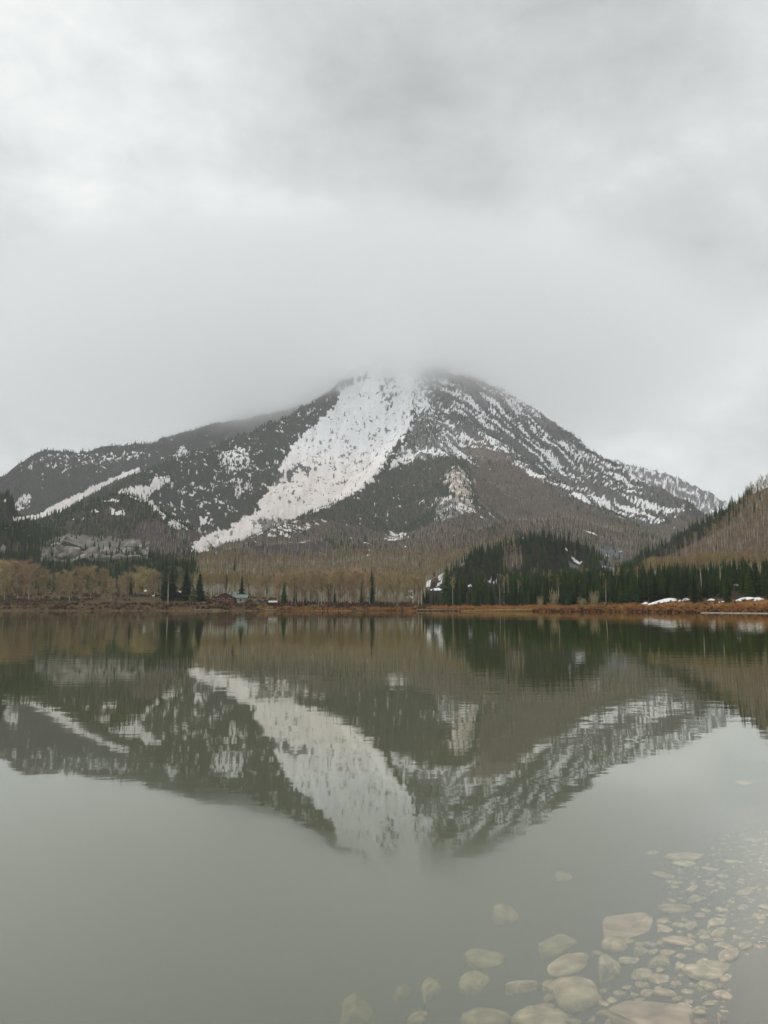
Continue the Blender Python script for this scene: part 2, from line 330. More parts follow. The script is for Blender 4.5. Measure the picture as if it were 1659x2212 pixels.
# centre right conifer hill, ravine, right hill
zone([(1000, 1215), (1085, 1175), (1180, 1135), (1320, 1190), (1350, 1300), (910, 1312), (930, 1270)], K=.95, A=.25, S=.07, G=FLOOR, ymax=800)
zone([(1085, 1205), (1130, 1195), (1135, 1230), (1090, 1240)], K=.2, A=.8, S=0, G=BRUSH, ymax=1000)
zone([(1225, 1212), (1250, 1225), (1290, 1262), (1270, 1262), (1232, 1240)], K=.12, A=.1, S=.15, G=(.16, .16, .16), ymax=900, jit=3)
zone([(1290, 1175), (1345, 1180), (1350, 1240), (1335, 1275), (1310, 1262), (1295, 1215)], K=.2, A=.1, S=.22, G=(.11, .11, .115), jit=4)
zone([(1345, 1240), (1380, 1190), (1450, 1160), (1530, 1120), (1590, 1085), (1560, 1150), (1450, 1200), (1410, 1225), (1400, 1300), (1340, 1330)], K=1.0, A=.1, S=.03, G=FLOOR, ymax=1000)
zone([(1400, 1240), (1470, 1190), (1580, 1130), (1640, 1050), (1900, 900), (2400, 900), (2400, 1275), (1400, 1275)], K=.06, A=1.0, S=.04, G=(.12, .085, .06), ymax=1000)
zone([(1385, 1265), (1660, 1255), (2300, 1250), (2300, 1312), (1370, 1312)], K=.9, A=.15, S=.03, G=(.06, .05, .035), ymax=420)
# valley floor on the left
zone([(-800, 1218), (420, 1212), (420, 1335), (-800, 1335)], K=.05, A=.0, S=0, G=(.085, .064, .036), ymax=700)
zone([(60, 1214), (300, 1214), (420, 1215), (430, 1250), (280, 1255), (100, 1230)], K=.95, A=.1, S=0, G=(.05, .06, .03), ymin=430, ymax=900)
def cover(x, y, z):
    u0, v0 = proj(x, y, z)
    n1 = fbm(x / 26, y / 26, 3, seed=21); n2 = fbm(x / 26 + 90, y / 26, 3, seed=27); far = np.clip(y / 1500, .35, 1.6)
    K = np.zeros(np.shape(x)); A = np.zeros(np.shape(x)); S = np.zeros(np.shape(x)); G = np.zeros(np.shape(x) + (3,)); R = np.zeros(np.shape(x), np.int32)
    for k, (poly, zk, za, zs, zg, zd, ymin, ymax, jit) in enumerate(Z):
        m = inside(poly, u0 + n1 * jit * 2.2, v0 + n2 * jit * 1.3) & (y >= ymin) & (y <= ymax)
        if zk is not None: K[m] = zk
        if za is not None: A[m] = za
        if zs is not None: S[m] = zs
        if zg is not None: G[m] = zg
        R[m] = k
    return K, A, S, G, u0, v0
K2, A2, SN2, G2, U2, V2 = cover(X2, Y2, Z2)
gul = sstep(.68, .86, SN2) * (Y2 > 1150)
Z2 = Z2 + gul * (ridged(X2 / 34 + fbm(X2 / 60, Y2 / 60, 2, seed=203), Y2 / 170, 3, seed=201) * 3.6 + fbm(X2 / 8, Y2 / 11, 3, .6, seed=207) * 1.6)
# shore strip colours
d2 = Y2 - shore_y(S2)
G2[d2 < 1.5] = (.10, .085, .06)
band = (d2 >= 1.5) & (d2 < 26)
G2[band & (U2 < 880)] = (.085, .055, .03); G2[band & (U2 >= 880)] = (.20, .10, .035)
SN2[d2 < 60] = 0
# ragged edges of the snow: patches run down the slopes
def snow_field(x, y, z, S, u, v):
    lf = v > 0
    a = fbm(x / 46, y / 46, 4, .55, seed=101); b = fbm(x / 15, y / 19, 3, .6, seed=111)
    # on the right face the patches slant with the ridge
    ca, sa = math.cos(-.87), math.sin(-.87)
    p = x * ca + y * sa; q = -x * sa + y * ca
    r = fbm(p / 210, q / 21, 4, .62, seed=121)
    right = sstep(900, 990, u)
    n = (a * .5 + b * .85) * (1 - right) + (r * 1.15 + b * .40) * right
    n = n + (.42 - .18 * right) * fbm(x / 6.5, y / 7.5, 2, .6, seed=125)
    f = .5 + n * .95
    return sstep(-.24, .24, S * 1.16 - .08 - f)
SNOW2 = snow_field(X2, Y2, Z2, SN2, U2, V2)
SNOW2[SN2 < .02] = 0
chute = inside([(733, 790), (830, 760), (925, 790), (889, 925), (822, 1018), (640, 1117), (415, 1196), (560, 1075), (616, 994), (690, 906)], U2, V2)
SNOW2 = np.where(chute, SNOW2 * np.clip(.84 + .30 * fbm(X2 / 14, Y2 / 55, 4, .6, seed=161) + .25 * fbm(X2 / 45, Y2 / 60, 3, seed=165), .40, 1.0), SNOW2)
DUST2 = sstep(930, 1060, V2 + 25 * fbm(X2 / 60, Y2 / 60, 3, seed=131)) * .6 * sstep(0, 1, (U2 < 1030).astype(float) + .35)

DUST2 = np.clip(DUST2 + np.where(chute, 0.28 * sstep(-.1, .5, fbm(X2 / 20, Y2 / 80, 4, .6, seed=141)), 0), 0, .9)
def ground_material():
    m, nt, b = mat('land'); N = nt.nodes; L = nt.links
    at_ = lambda n_: (lambda q: (setattr(q, 'attribute_name', n_), q)[1])(N.new('ShaderNodeAttribute'))
    soil = at_('soil'); sn = at_('snow'); du = at_('dust')
    geo = N.new('ShaderNodeNewGeometry')
    n1 = N.new('ShaderNodeTexNoise'); n1.inputs['Scale'].default_value = .16; n1.inputs['Detail'].default_value = 6; n1.inputs['Roughness'].default_value = .65
    L.new(geo.outputs['Position'], n1.inputs['Vector'])
    v = N.new('ShaderNodeMapRange'); v.inputs['From Min'].default_value = .3; v.inputs['From Max'].default_value = .7; v.inputs['To Min'].default_value = .6; v.inputs['To Max'].default_value = 1.4
    L.new(n1.outputs['Fac'], v.inputs[0])
    sc_ = N.new('ShaderNodeVectorMath'); sc_.operation = 'SCALE'; L.new(soil.outputs['Color'], sc_.inputs[0]); L.new(v.outputs[0], sc_.inputs['Scale'])
    # snow colour, dusted with grit low down
    sm = N.new('ShaderNodeMix'); sm.data_type = 'RGBA'; sm.inputs['A'].default_value = (.80, .81, .82, 1); sm.inputs['B'].default_value = (.64, .56, .51, 1)
    L.new(du.outputs['Fac'], sm.inputs['Factor'])
    n2 = N.new('ShaderNodeTexNoise'); n2.inputs['Scale'].default_value = .13; n2.inputs['Detail'].default_value = 6; n2.inputs['Roughness'].default_value = .72
    L.new(geo.outputs['Position'], n2.inputs['Vector'])
    ad = N.new('ShaderNodeMath'); ad.operation = 'ADD'
    mr = N.new('ShaderNodeMapRange'); mr.inputs['From Min'].default_value = .3; mr.inputs['From Max'].default_value = .7; mr.inputs['To Min'].default_value = -.42; mr.inputs['To Max'].default_value = .36
    L.new(n2.outputs['Fac'], mr.inputs[0]); L.new(mr.outputs[0], ad.inputs[0]); L.new(sn.outputs['Fac'], ad.inputs[1])
    ss = N.new('ShaderNodeMapRange'); ss.interpolation_type = 'SMOOTHSTEP'; ss.inputs['From Min'].default_value = .42; ss.inputs['From Max'].default_value = .62
    L.new(ad.outputs[0], ss.inputs[0])
    mx = N.new('ShaderNodeMix'); mx.data_type = 'RGBA'; L.new(ss.outputs[0], mx.inputs['Factor']); L.new(sc_.outputs[0], mx.inputs['A']); L.new(sm.outputs['Result'], mx.inputs['B'])
    L.new(mx.outputs['Result'], b.inputs['Base Color']); b.inputs['Roughness'].default_value = .95; b.inputs['Specular IOR Level'].default_value = .05
    bp = N.new('ShaderNodeBump'); bp.inputs['Strength'].default_value = .7; bp.inputs['Distance'].default_value = 3.0
    L.new(n2.outputs['Fac'], bp.inputs['Height']); L.new(bp.outputs[0], b.inputs['Normal'])
    return m
M['land'] = ground_material()
def land_mesh(name, jmask):
    nr, nc = X2.shape
    a = np.arange(nr * nc).reshape(nr, nc)
    q = np.stack([a[:-1, :-1], a[:-1, 1:], a[1:, 1:], a[1:, :-1]], -1)[jmask]
    used, inv = np.unique(q, return_inverse=True); inv = inv.reshape(-1, 4)
    co = np.stack([X2.ravel()[used], Y2.ravel()[used], Z2.ravel()[used]], -1)
    me = bpy.data.meshes.new(name)
    me.vertices.add(len(co)); me.vertices.foreach_set('co', co.ravel().astype(np.float32))
    me.loops.add(inv.size); me.loops.foreach_set('vertex_index', inv.ravel().astype(np.int32))
    me.polygons.add(len(inv)); me.polygons.foreach_set('loop_start', np.arange(0, inv.size, 4, dtype=np.int32))
    me.polygons.foreach_set('use_smooth', np.ones(len(inv), bool))
    me.update(calc_edges=True); me.validate()
    for nm, arr in (('snow', SNOW2), ('dust', DUST2)):
        t = me.attributes.new(nm, 'FLOAT', 'POINT'); t.data.foreach_set('value', arr.ravel()[used].astype(np.float32))
    t = me.attributes.new('soil', 'FLOAT_COLOR', 'POINT'); col = np.ones((len(used), 4), np.float32); col[:, :3] = G2.reshape(-1, 3)[used]; t.data.foreach_set('color', col.ravel())
    me.materials.append(M['land']); return me
kind_of = np.array([0] + [{'mountain': 1, 'ridge': 2, 'hill': 3}[r[0]] for r in RIDGES])
fk = kind_of[ID2[:-1, :-1]]; fk[(fk == 2) & (X2[:-1, :-1] > 0)] = 4; fk[Z2[:-1, :-1] < 9] = 0
for nm, k in (('ground', 0), ('mountain', 1), ('ridge', 2), ('hills', 3), ('ridge', 4)):
    if (fk == k).any(): tag(link(nm, land_mesh(nm, fk == k)), kind='structure')

# ------------------------------------------------------------------ lake: bed, water
BED_N = np.array([-.874, .485])
def bed(x, y):
    off = (x - 1.75) * BED_N[0] + (y - 3.9) * BED_N[1]
    z = -.03 - np.where(off > 0, .20 * off + .10 * np.clip(off, 0, 6) ** 1.5, .10 * off)
    z = np.maximum(z, -7)
    return z + .02 * fbm(x * 1.3, y * 1.3, 3, seed=150) + .008 * fbm(x * 7, y * 7, 2, seed=155)
def sheet(name, xs, ys, fz, m):
    X, Y = np.meshgrid(xs, ys); Zz = fz(X, Y); nr, nc = X.shape
    a = np.arange(nr * nc).reshape(nr, nc)
    q = np.stack([a[:-1, :-1], a[:-1, 1:], a[1:, 1:], a[1:, :-1]], -1).reshape(-1, 4)
    me = bpy.data.meshes.new(name); me.from_pydata(np.stack([X, Y, Zz], -1).reshape(-1, 3).tolist(), [], q.tolist()); me.materials.append(m)
    me.polygons.foreach_set('use_smooth', [True] * len(me.polygons)); me.update(); return me
M['silt'] = noisy('silt', (.115, .11, .09), (.17, .155, .12), 3, .95, 0, .01, 6)
def sand_material():
    m, nt, b = mat('lake_sand'); N = nt.nodes; L = nt.links
    geo = N.new('ShaderNodeNewGeometry'); sx = N.new('ShaderNodeSeparateXYZ'); L.new(geo.outputs['Position'], sx.inputs[0])
    n = N.new('ShaderNodeTexNoise'); n.inputs['Scale'].default_value = 3.5; n.inputs['Detail'].default_value = 6; L.new(geo.outputs['Position'], n.inputs['Vector'])
    g = N.new('ShaderNodeTexNoise'); g.inputs['Scale'].default_value = 60; g.inputs['Detail'].default_value = 3; L.new(geo.outputs['Position'], g.inputs['Vector'])
    # pale sand towards the beach (upper bed), dark silt further out
    mr = N.new('ShaderNodeMapRange'); mr.inputs['From Min'].default_value = -.17; mr.inputs['From Max'].default_value = -.05
    ad = N.new('ShaderNodeMath'); ad.operation = 'MULTIPLY_ADD'; ad.inputs[1].default_value = .10; L.new(n.outputs['Fac'], ad.inputs[0]); L.new(sx.outputs['Z'], ad.inputs[2])
    sb = N.new('ShaderNodeMath'); sb.operation = 'SUBTRACT'; sb.inputs[1].default_value = .05; L.new(ad.outputs[0], sb.inputs[0]); L.new(sb.outputs[0], mr.inputs[0])
    mx = N.new('ShaderNodeMix'); mx.data_type = 'RGBA'; mx.inputs['A'].default_value = (.05, .05, .043, 1); mx.inputs['B'].default_value = (.15, .13, .092, 1); L.new(mr.outputs[0], mx.inputs['Factor'])
    gm = N.new('ShaderNodeMapRange'); gm.inputs['From Min'].default_value = .3; gm.inputs['From Max'].default_value = .7; gm.inputs['To Min'].default_value = .75; gm.inputs['To Max'].default_value = 1.2; L.new(g.outputs['Fac'], gm.inputs[0])
    sc_ = N.new('ShaderNodeVectorMath'); sc_.operation = 'SCALE'; L.new(mx.outputs['Result'], sc_.inputs[0]); L.new(gm.outputs[0], sc_.inputs['Scale'])
    L.new(sc_.outputs[0], b.inputs['Base Color']); b.inputs['Roughness'].default_value = .9
    return m
M['sand'] = sand_material()
xs = np.concatenate([np.linspace(-160, -8, 30, endpoint=False), np.linspace(-8, 14, 221), np.linspace(14, 160, 30)[1:]])
ys = np.concatenate([np.linspace(-14, 0, 14, endpoint=False), np.linspace(0, 22, 221), np.linspace(22, 150, 40)[1:]])
tag(link('lake_bed', sheet('lake_bed', xs, ys, bed, M['sand'])), kind='structure')
def water_material():
    m = bpy.data.materials.new('lake_water'); m.use_nodes = True; nt = m.node_tree; N = nt.nodes; L = nt.links; N.clear()
    out = N.new('ShaderNodeOutputMaterial')
    tr = N.new('ShaderNodeBsdfTransparent'); gl = N.new('ShaderNodeBsdfGlossy'); gl.inputs['Roughness'].default_value = 0.03; gl.inputs['Color'].default_value = (.955, .975, .92, 1)
    lw = N.new('ShaderNodeLayerWeight'); lw.inputs['Blend'].default_value = .5
    pw = N.new('ShaderNodeMath'); pw.operation = 'POWER'; pw.inputs[1].default_value = WATER_POW; L.new(lw.outputs['Facing'], pw.inputs[0])
    mm = N.new('ShaderNodeMath'); mm.operation = 'MULTIPLY_ADD'; mm.inputs[1].default_value = .94; mm.inputs[2].default_value = .03; L.new(pw.outputs[0], mm.inputs[0])
    mx = N.new('ShaderNodeMixShader'); L.new(mm.outputs[0], mx.inputs[0]); L.new(tr.outputs[0], mx.inputs[1]); L.new(gl.outputs[0], mx.inputs[2])
    L.new(mx.outputs[0], out.inputs['Surface'])
    geo = N.new('ShaderNodeNewGeometry')
    def nz(scale, stretch, detail):
        mp = N.new('ShaderNodeMapping'); mp.inputs['Scale'].default_value = stretch; L.new(geo.outputs['Position'], mp.inputs[0])
        n = N.new('ShaderNodeTexNoise'); n.inputs['Scale'].default_value = scale; n.inputs['Detail'].default_value = detail; n.inputs['Roughness'].default_value = .5; L.new(mp.outputs[0], n.inputs['Vector']); return n.outputs['Fac']
    a = nz(1.4, (.6, 1, 1), 3); b = nz(.16, (.6, 1, 1), 1)
    big = nz(.035, (1, 1, 1), 2)         # calm and ruffled patches
    rr = N.new('ShaderNodeMapRange'); rr.inputs['From Min'].default_value = .4; rr.inputs['From Max'].default_value = .62; rr.inputs['To Min'].default_value = .25; rr.inputs['To Max'].default_value = 1.0; L.new(big, rr.inputs[0])
    am = N.new('ShaderNodeMath'); am.operation = 'MULTIPLY'; L.new(a, am.inputs[0]); L.new(rr.outputs[0], am.inputs[1])
    bm = N.new('ShaderNodeMath'); bm.operation = 'MULTIPLY_ADD'; bm.inputs[1].default_value = 1.6; L.new(b, bm.inputs[0]); L.new(am.outputs[0], bm.inputs[2])
    bp = N.new('ShaderNodeBump'); bp.inputs['Strength'].default_value = 1.0; bp.inputs['Distance'].default_value = RIPPLE; L.new(bm.outputs[0], bp.inputs['Height'])
    L.new(bp.outputs[0], gl.inputs['Normal'])
    sc_ = N.new('ShaderNodeVolumeScatter'); sc_.inputs['Color'].default_value = (.78, .76, .30, 1); sc_.inputs['Density'].default_value = MURK_S
    ab = N.new('ShaderNodeVolumeAbsorption'); ab.inputs['Color'].default_value = (.60, .62, .48, 1); ab.inputs['Density'].default_value = MURK_A
    av = N.new('ShaderNodeAddShader'); L.new(sc_.outputs[0], av.inputs[0]); L.new(ab.outputs[0], av.inputs[1]); L.new(av.outputs[0], out.inputs['Volume'])
    return m
WATER_POW, RIPPLE, MURK_S, MURK_A = 2.55, .0060, .13, .95
M['water'] = water_material()
mb = MB(); mb.box((-900, -40, -9), (900, 520, 0))
tag(link('water', mb.mesh('water', M['water'])), kind='structure')

# ------------------------------------------------------------------ stones under the water
def stone_mesh(kind, seed):
    r = random.Random(seed); import bmesh
    bm = bmesh.new()
    if kind == 'round':
        bmesh.ops.create_icosphere(bm, subdivisions=3, radius=1)
        o = Vector((r.uniform(0, 50), r.uniform(0, 50), r.uniform(0, 50))); pw = r.uniform(.75, .95)
        for v in bm.verts:
            n = mnoise.noise(v.co * .9 + o) * .32 + mnoise.noise(v.co * 2.3 + o) * .13
            c = Vector([math.copysign(abs(q) ** pw, q) for q in v.co]); v.co = c * (1 + n)
    else:                                # an angular slab: a block cut by a few planes
        bmesh.ops.create_icosphere(bm, subdivisions=4, radius=1.5)
        planes = [(Vector((0, 0, 1)), .62)] if kind == 'slab' else []
        n = r.randint(4, 6); a0 = r.uniform(0, 6.28)
        for i in range(n):
            a = a0 + 6.283 * i / n + r.uniform(-.3, .3); planes.append((Vector((math.cos(a), math.sin(a), r.uniform(-.15, .3))).normalized(), r.uniform(.72, .98)))
        for i in range(3):
            a = r.uniform(0, 6.28); planes.append((Vector((math.cos(a), math.sin(a), r.uniform(.7, 1.6))).normalized(), r.uniform(.75, .95)))
        planes.append((Vector((0, 0, -1)), .7))
        o = Vector((r.uniform(0, 50), r.uniform(0, 50), r.uniform(0, 50)))
        for v in bm.verts:
            d = v.co.normalized(); t = 1.5
            for nn, dd in planes:
                c = d.dot(nn)
                if c > 1e-3:
                    q = dd / c; t = min(t, q) if abs(q - t) > .12 else min(q, t) - .02
            v.co = d * t * (1 + mnoise.noise(d * 2.2 + o) * .035)
    xs_ = [v.co.x for v in bm.verts]; ys_ = [v.co.y for v in bm.verts]; zs_ = [v.co.z for v in bm.verts]
    for v in bm.verts:                   # unit box
        v.co = Vector(((v.co.x - (max(xs_) + min(xs_)) / 2) / (max(xs_) - min(xs_)), (v.co.y - (max(ys_) + min(ys_)) / 2) / (max(ys_) - min(ys_)), (v.co.z - (max(zs_) + min(zs_)) / 2) / (max(zs_) - min(zs_))))
    me = bpy.data.meshes.new('stone'); bm.to_mesh(me); bm.free(); me.materials.append(M['stone'])
    me.polygons.foreach_set('use_smooth', [True] * len(me.polygons))
    if kind != 'round': me.set_sharp_from_angle(angle=math.radians(22))
    return me
ROUND = [stone_mesh('round', 30 + i) for i in range(7)]; SLAB = [stone_mesh('slab', 60 + i) for i in range(6)]; BLOCK = [stone_mesh('block', 90 + i) for i in range(5)]
def bed_hit(u, v):
    d = ray(u, v); t = .5
    for _ in range(1500):
        p = np.array([0, 0, CAM_H]) + d * t
        if p[2] <= bed(p[0], p[1]): break
        t += .02 + t * .002
    return p, t
# u, v, width, height, tilt in the picture (degrees, + rises to the right), kind, label
STONES = [
 (1209, 2047, 92, 58, 12, 'S', 'flat four-cornered tan slab lying alone above a long oval stone'),
 (1231, 2092, 112, 48, 14, 'R', 'long oval tan stone under the four-cornered slab'),
 (1127, 2136, 70, 44, -14, 'B', 'pale blunt stone with a notch in its lower edge'),
 (1250, 2158, 112, 78, 0, 'R', 'big round domed boulder left of the straight-edged slab'),
 (1045, 2082, 92, 52, -10, 'R', 'hazy humped stone in deeper water above a slanting stone'),
 (1023, 2132, 92, 52, 32, 'R', 'slanting hazy stone rising to the right below the humped stone'),
 (1049, 2212, 112, 62, -6, 'R', 'tan stone cut off by the lower picture edge beside a broad domed one'),
 (1169, 2220, 128, 66, 0, 'R', 'broad domed stone cut off by the lower picture edge'),
 (1320, 2102, 70, 70, 20, 'B', 'steep pointed stone with a dark hollow on its near side'),
 (1093, 1983, 62, 54, 0, 'R', 'faint greenish round stone sunk in murky deeper water'),
 (1218, 1898, 38, 30, 0, 'R', 'small faint stone dissolving in murky water, far from the others'),
 (776, 2194, 82, 76, 4, 'B', 'boxy stone standing furthest left of all the sunken stones'),
 (869, 2156, 52, 60, 35, 'R', 'blurred upright stone right of the boxy stone'),
 (932, 2146, 62, 62, 30, 'R', 'blurred wide stone beside the blurred upright stone'),
 (906, 2206, 56, 36, 8, 'R', 'small tan stone at the lower edge under two blurred stones'),
 (1366, 2006, 150, 60, 4, 'S', 'largest angular slab with a pointed left end'),
 (1328, 2048, 56, 44, -20, 'R', 'rounded stone tucked under the left of the largest angular slab'),
 (1463, 1964, 82, 26, -3, 'R', 'long pale lens-shaped stone above the largest angular slab'),
 (1549, 1996, 56, 28, 10, 'S', 'wedge stone with a bright straight upper edge'),
 (1495, 2003, 42, 26, 26, 'R', 'stone tilted up to the right beside the bright-edged wedge'),
 (1475, 2036, 82, 26, -12, 'R', 'long dull stone sloping down to a tiny pink pebble'),
 (1496, 2026, 19, 16, 0, 'B', 'tiny pinkish pebble on the end of a long dull stone'),
 (1517, 2056, 32, 36, -30, 'R', 'dull upright stone below the tiny pinkish pebble'),
 (1409, 2043, 28, 14, -16, 'R', 'small oval stone alone in the dark gap under the largest slab'),
 (1565, 2044, 42, 20, -16, 'S', 'flat bright stone sloping down right with a dark shadowed edge'),
 (1597, 2026, 28, 11, -16, 'S', 'small bright flake close to the sandy edge'),
 (1565, 2090, 80, 22, -16, 'S', 'long thin wedge leaning on a reddish oval stone'),
 (1522, 2108, 96, 38, -2, 'R', 'reddish brown oval stone with a thin wedge on top'),
 (1425, 2080, 50, 30, -8, 'B', 'blocky bright stone with a square upper left corner'),
 (1370, 2078, 68, 20, -4, 'R', 'long low stone running into the blocky bright stone'),
 (1468, 2091, 34, 24, 16, 'B', 'small wedge-shaped stone right of the blocky bright stone'),
 (1474, 2068, 32, 13, -26, 'S', 'thin bright chip sloping down above the small wedge-shaped stone'),
 (1390, 2108, 52, 30, -16, 'B', 'rough tan stone under the long low stone'),
 (1439, 2147, 50, 19, -20, 'R', 'yellowish long stone sloping down above the straight-edged slab'),
 (1461, 2130, 28, 20, 10, 'R', 'dull round stone left of the reddish oval stone'),
 (1527, 2136, 42, 29, -14, 'R', 'reddish rounded stone just below the reddish oval one'),
 (1420, 2200, 210, 78, -6, 'S', 'huge flat slab with a straight upper edge at the lower picture edge'),
 (1481, 2177, 32, 18, -18, 'R', 'small pale stone on the right shoulder of the huge flat slab'),
 (1515, 2189, 37, 27, 0, 'R', 'round tan stone right of the small pale one on the huge slab'),
 (1537, 2170, 37, 14, 0, 'R', 'flattish stone half sunk in silt above the round tan stone'),
 (1560, 2206, 28, 32, 30, 'B', 'upright pointed stone on the sand at the lower edge'),
 (1478, 1869, 50, 18, -12, 'R', 'pale oval just under the longest far lens-shaped stone'),
 (1439, 1893, 56, 15, -16, 'R', 'slim pale stone leading a slanting pair'),
 (1460, 1907, 42, 10, -16, 'R', 'thin pale stone trailing a slanting pair'),
 (1499, 1919, 54, 12, 15, 'R', 'slim stone rising to the right below the slanting pair'),
 (1501, 1945, 38, 21, 0, 'B', 'split-looking stone above the lens-shaped stone'),
 (1514, 1980, 30, 14, 0, 'R', 'dull round stone right of the long pale lens-shaped stone'),
 (1612, 1929, 52, 14, 0, 'R', 'smooth olive stone near the right picture edge'),
 (1487, 1852, 98, 22, -6, 'R', 'longest far stone, a pale lens shape at the upper end'),
 (1632, 1816, 44, 10, -4, 'R', 'thin pale stone far out near the right picture edge'),
 (1616, 1692, 50, 10, -4, 'R', 'faint pale stone furthest out of all near the right edge'),
 (1411, 1845, 34, 12, 0, 'R', 'faint stone left of the longest far stone'),
 (1567, 1894, 38, 10, -6, 'R', 'slim bright stone in the upper field of small stones'),
 (1542, 1879, 48, 9, -8, 'R', 'very thin long stone right of the pale oval'),
 (1645, 2046, 30, 13, -16, 'S', 'bright sharp flake on sand at the right picture edge'),
 (1616, 2014, 25, 11, -8, 'S', 'small flat pale stone above the bright flakes by the sand'),
]
TAKEN = []
def put_stone(u, v, w, h, tilt, kind, label, group=None, seed=0):
    r = random.Random(seed)
    p, t = bed_hit(u, v + h * .12)
    depth = t * ray(u, v)[1] / 1.0
    zc = p[1] * CP + (p[2] - CAM_H) * SP
    ww = w / FPX * zc; hh = h / FPX * zc
    phi = math.atan2(CAM_H - p[2], p[1])
    hz = hh * {'R': .88, 'S': .50, 'B': .95}[kind] * (.8 if h < w * .35 else 1)
    dy = max((hh - hz * math.cos(phi) * .62) / math.sin(phi), ww * .35); dy = min(dy, ww * 1.5)
    me = r.choice({'R': ROUND, 'S': SLAB, 'B': BLOCK}[kind])
    o = link('stone', me, None, (p[0], p[1], p[2] + hz * .18))
    ang = math.atan2(math.tan(math.radians(tilt)), math.sin(phi))
    ca = abs(math.cos(ang)); sa = abs(math.sin(ang))
    L_ = math.hypot(ww * ca, ww * sa * .6) if sa < .3 else ww * 1.05
    if sa > .3: dy = min(dy, ww * .62)
    flip = math.pi if r.random() < .5 else 0
    o.scale = (L_, dy, hz); o.rotation_euler = (math.radians(r.uniform(-5, 5)), math.radians(r.uniform(-5, 5)), ang + flip)
    tag(o, label, 'stone', group)
    TAKEN.append((u, v, w, h)); return o
for i, st in enumerate(STONES): put_stone(*st, group='sunken stones in the clear shallows', seed=500 + i)
# middling stones wedged between the traced ones
cnt = 0; tries = 0; rs = random.Random(15)
while cnt < 46 and tries < 6000:
    tries += 1
    v = rs.uniform(1990, 2215); u = rs.uniform(1120, 1590)
    if u < np.interp(v, [1990, 2080, 2215], [1400, 1250, 1110]) or u > np.interp(v, [1990, 2060, 2120, 2215], [1640, 1610, 1575, 1550]): continue
    w = rs.uniform(26, 60); h = w * rs.uniform(.42, .66)
    if any(abs(u - a) < (w + c) * .36 and abs(v - b) < (h + d) * .38 for a, b, c, d in TAKEN): continue
    put_stone(u, v, w, h, rs.uniform(-26, 22), rs.choice('RBSR'), 'middling half-hidden stone wedged between the larger near sunken stones', 'wedged middling stones', 1300 + cnt); cnt += 1
# smaller stones filling the gaps towards the beach
cnt = 0; tries = 0; rs = random.Random(5)
while cnt < 240 and tries < 16000:
    tries += 1
    v = rs.uniform(1790, 2200); u = rs.uniform(1360, 1700)
    edge = 1655 - (v - 1800) * .35                    # dense belt between the big stones and the sand
    left = np.interp(v, [1790, 1860, 1960, 2060, 2200], [1590, 1470, 1430, 1370, 1370])
    right = np.interp(v, [1790, 1950, 2020, 2090, 2160, 2210], [1700, 1690, 1680, 1600, 1580, 1560])
    if not (left < u < right): continue
    w = rs.uniform(8, 24) * (1 + .9 * (rs.random() ** 3)) * (1.0 if v > 1900 else .8); h = w * rs.uniform(.34, .62) * (1 if v > 1950 else .7)
    if any(abs(u - a) < (w + c) * .42 and abs(v - b) < (h + d) * .40 for a, b, c, d in TAKEN): continue
    far_ = v < 1960
    put_stone(u, v, w, h, rs.uniform(-24, 16), rs.choice('RRSSB'), 'small pale pebble in the loose field of far small stones' if far_ else 'small tan pebble in the gaps between the near sunken stones',
              'far small pebbles' if far_ else 'near small pebbles', 900 + cnt)
    cnt += 1

def hit(u, v, y0=150.0, y1=4000.0):
    yy = np.geomspace(y0, y1, 3000); d = ray(u, v); zz_ = CAM_H + d[2] / d[1] * yy; xx_ = d[0] / d[1] * yy
    g = ground(xx_, yy); k = np.nonzero(g >= zz_)[0]; k = k[0] if len(k) else len(yy) - 1
    return np.array([xx_[k], yy[k], g[k]])
# ------------------------------------------------------------------ trees
def conifer_meshes(seed, H=1.0, spread=.17, whorls=30, nb=9, foliage=None, droop=.35):
    r = random.Random(seed); cr = MB(); tk = MB()
    tk.cone((0, 0, -.03), (0, 0, .97), .016, .003, 6)
    for i in range(whorls):
        t = .05 + .95 * (i / (whorls - 1)) ** .95
        R = spread * ((1 - t) ** .8 + .035) * r.uniform(.72, 1.12)
        if t < .14: R *= .75
        n = max(4, int(nb * (1 - .45 * t))); a0 = r.uniform(0, 6.28)
        for k in range(n):
            a = a0 + 6.283 * k / n + r.uniform(-.25, .25); rr = R * r.uniform(.7, 1.15)
            c, s_ = math.cos(a), math.sin(a); z0 = t + r.uniform(-.006, .006)
            wd = rr * r.uniform(.30, .46); dz = rr * droop * r.uniform(.7, 1.3)
            mid = .55; up = rr * .07
            pts = [(0, 0, z0 + .01), (c * rr * mid - s_ * wd, s_ * rr * mid + c * wd, z0 - dz * .75), (c * rr * mid, s_ * rr * mid, z0 - dz * .35 + up), (c * rr * mid + s_ * wd, s_ * rr * mid - c * wd, z0 - dz * .75), (c * rr, s_ * rr, z0 - dz * r.uniform(.6, 1.0))]
            pts = [(x, y, min(z, 1.0)) for x, y, z in pts]
            cr.add(pts, [(0, 1, 2), (0, 2, 3), (1, 4, 2), (2, 4, 3)])
    cr.cone((0, 0, .08), (0, 0, .96), spread * .42, .004, 7)
    return tk, cr
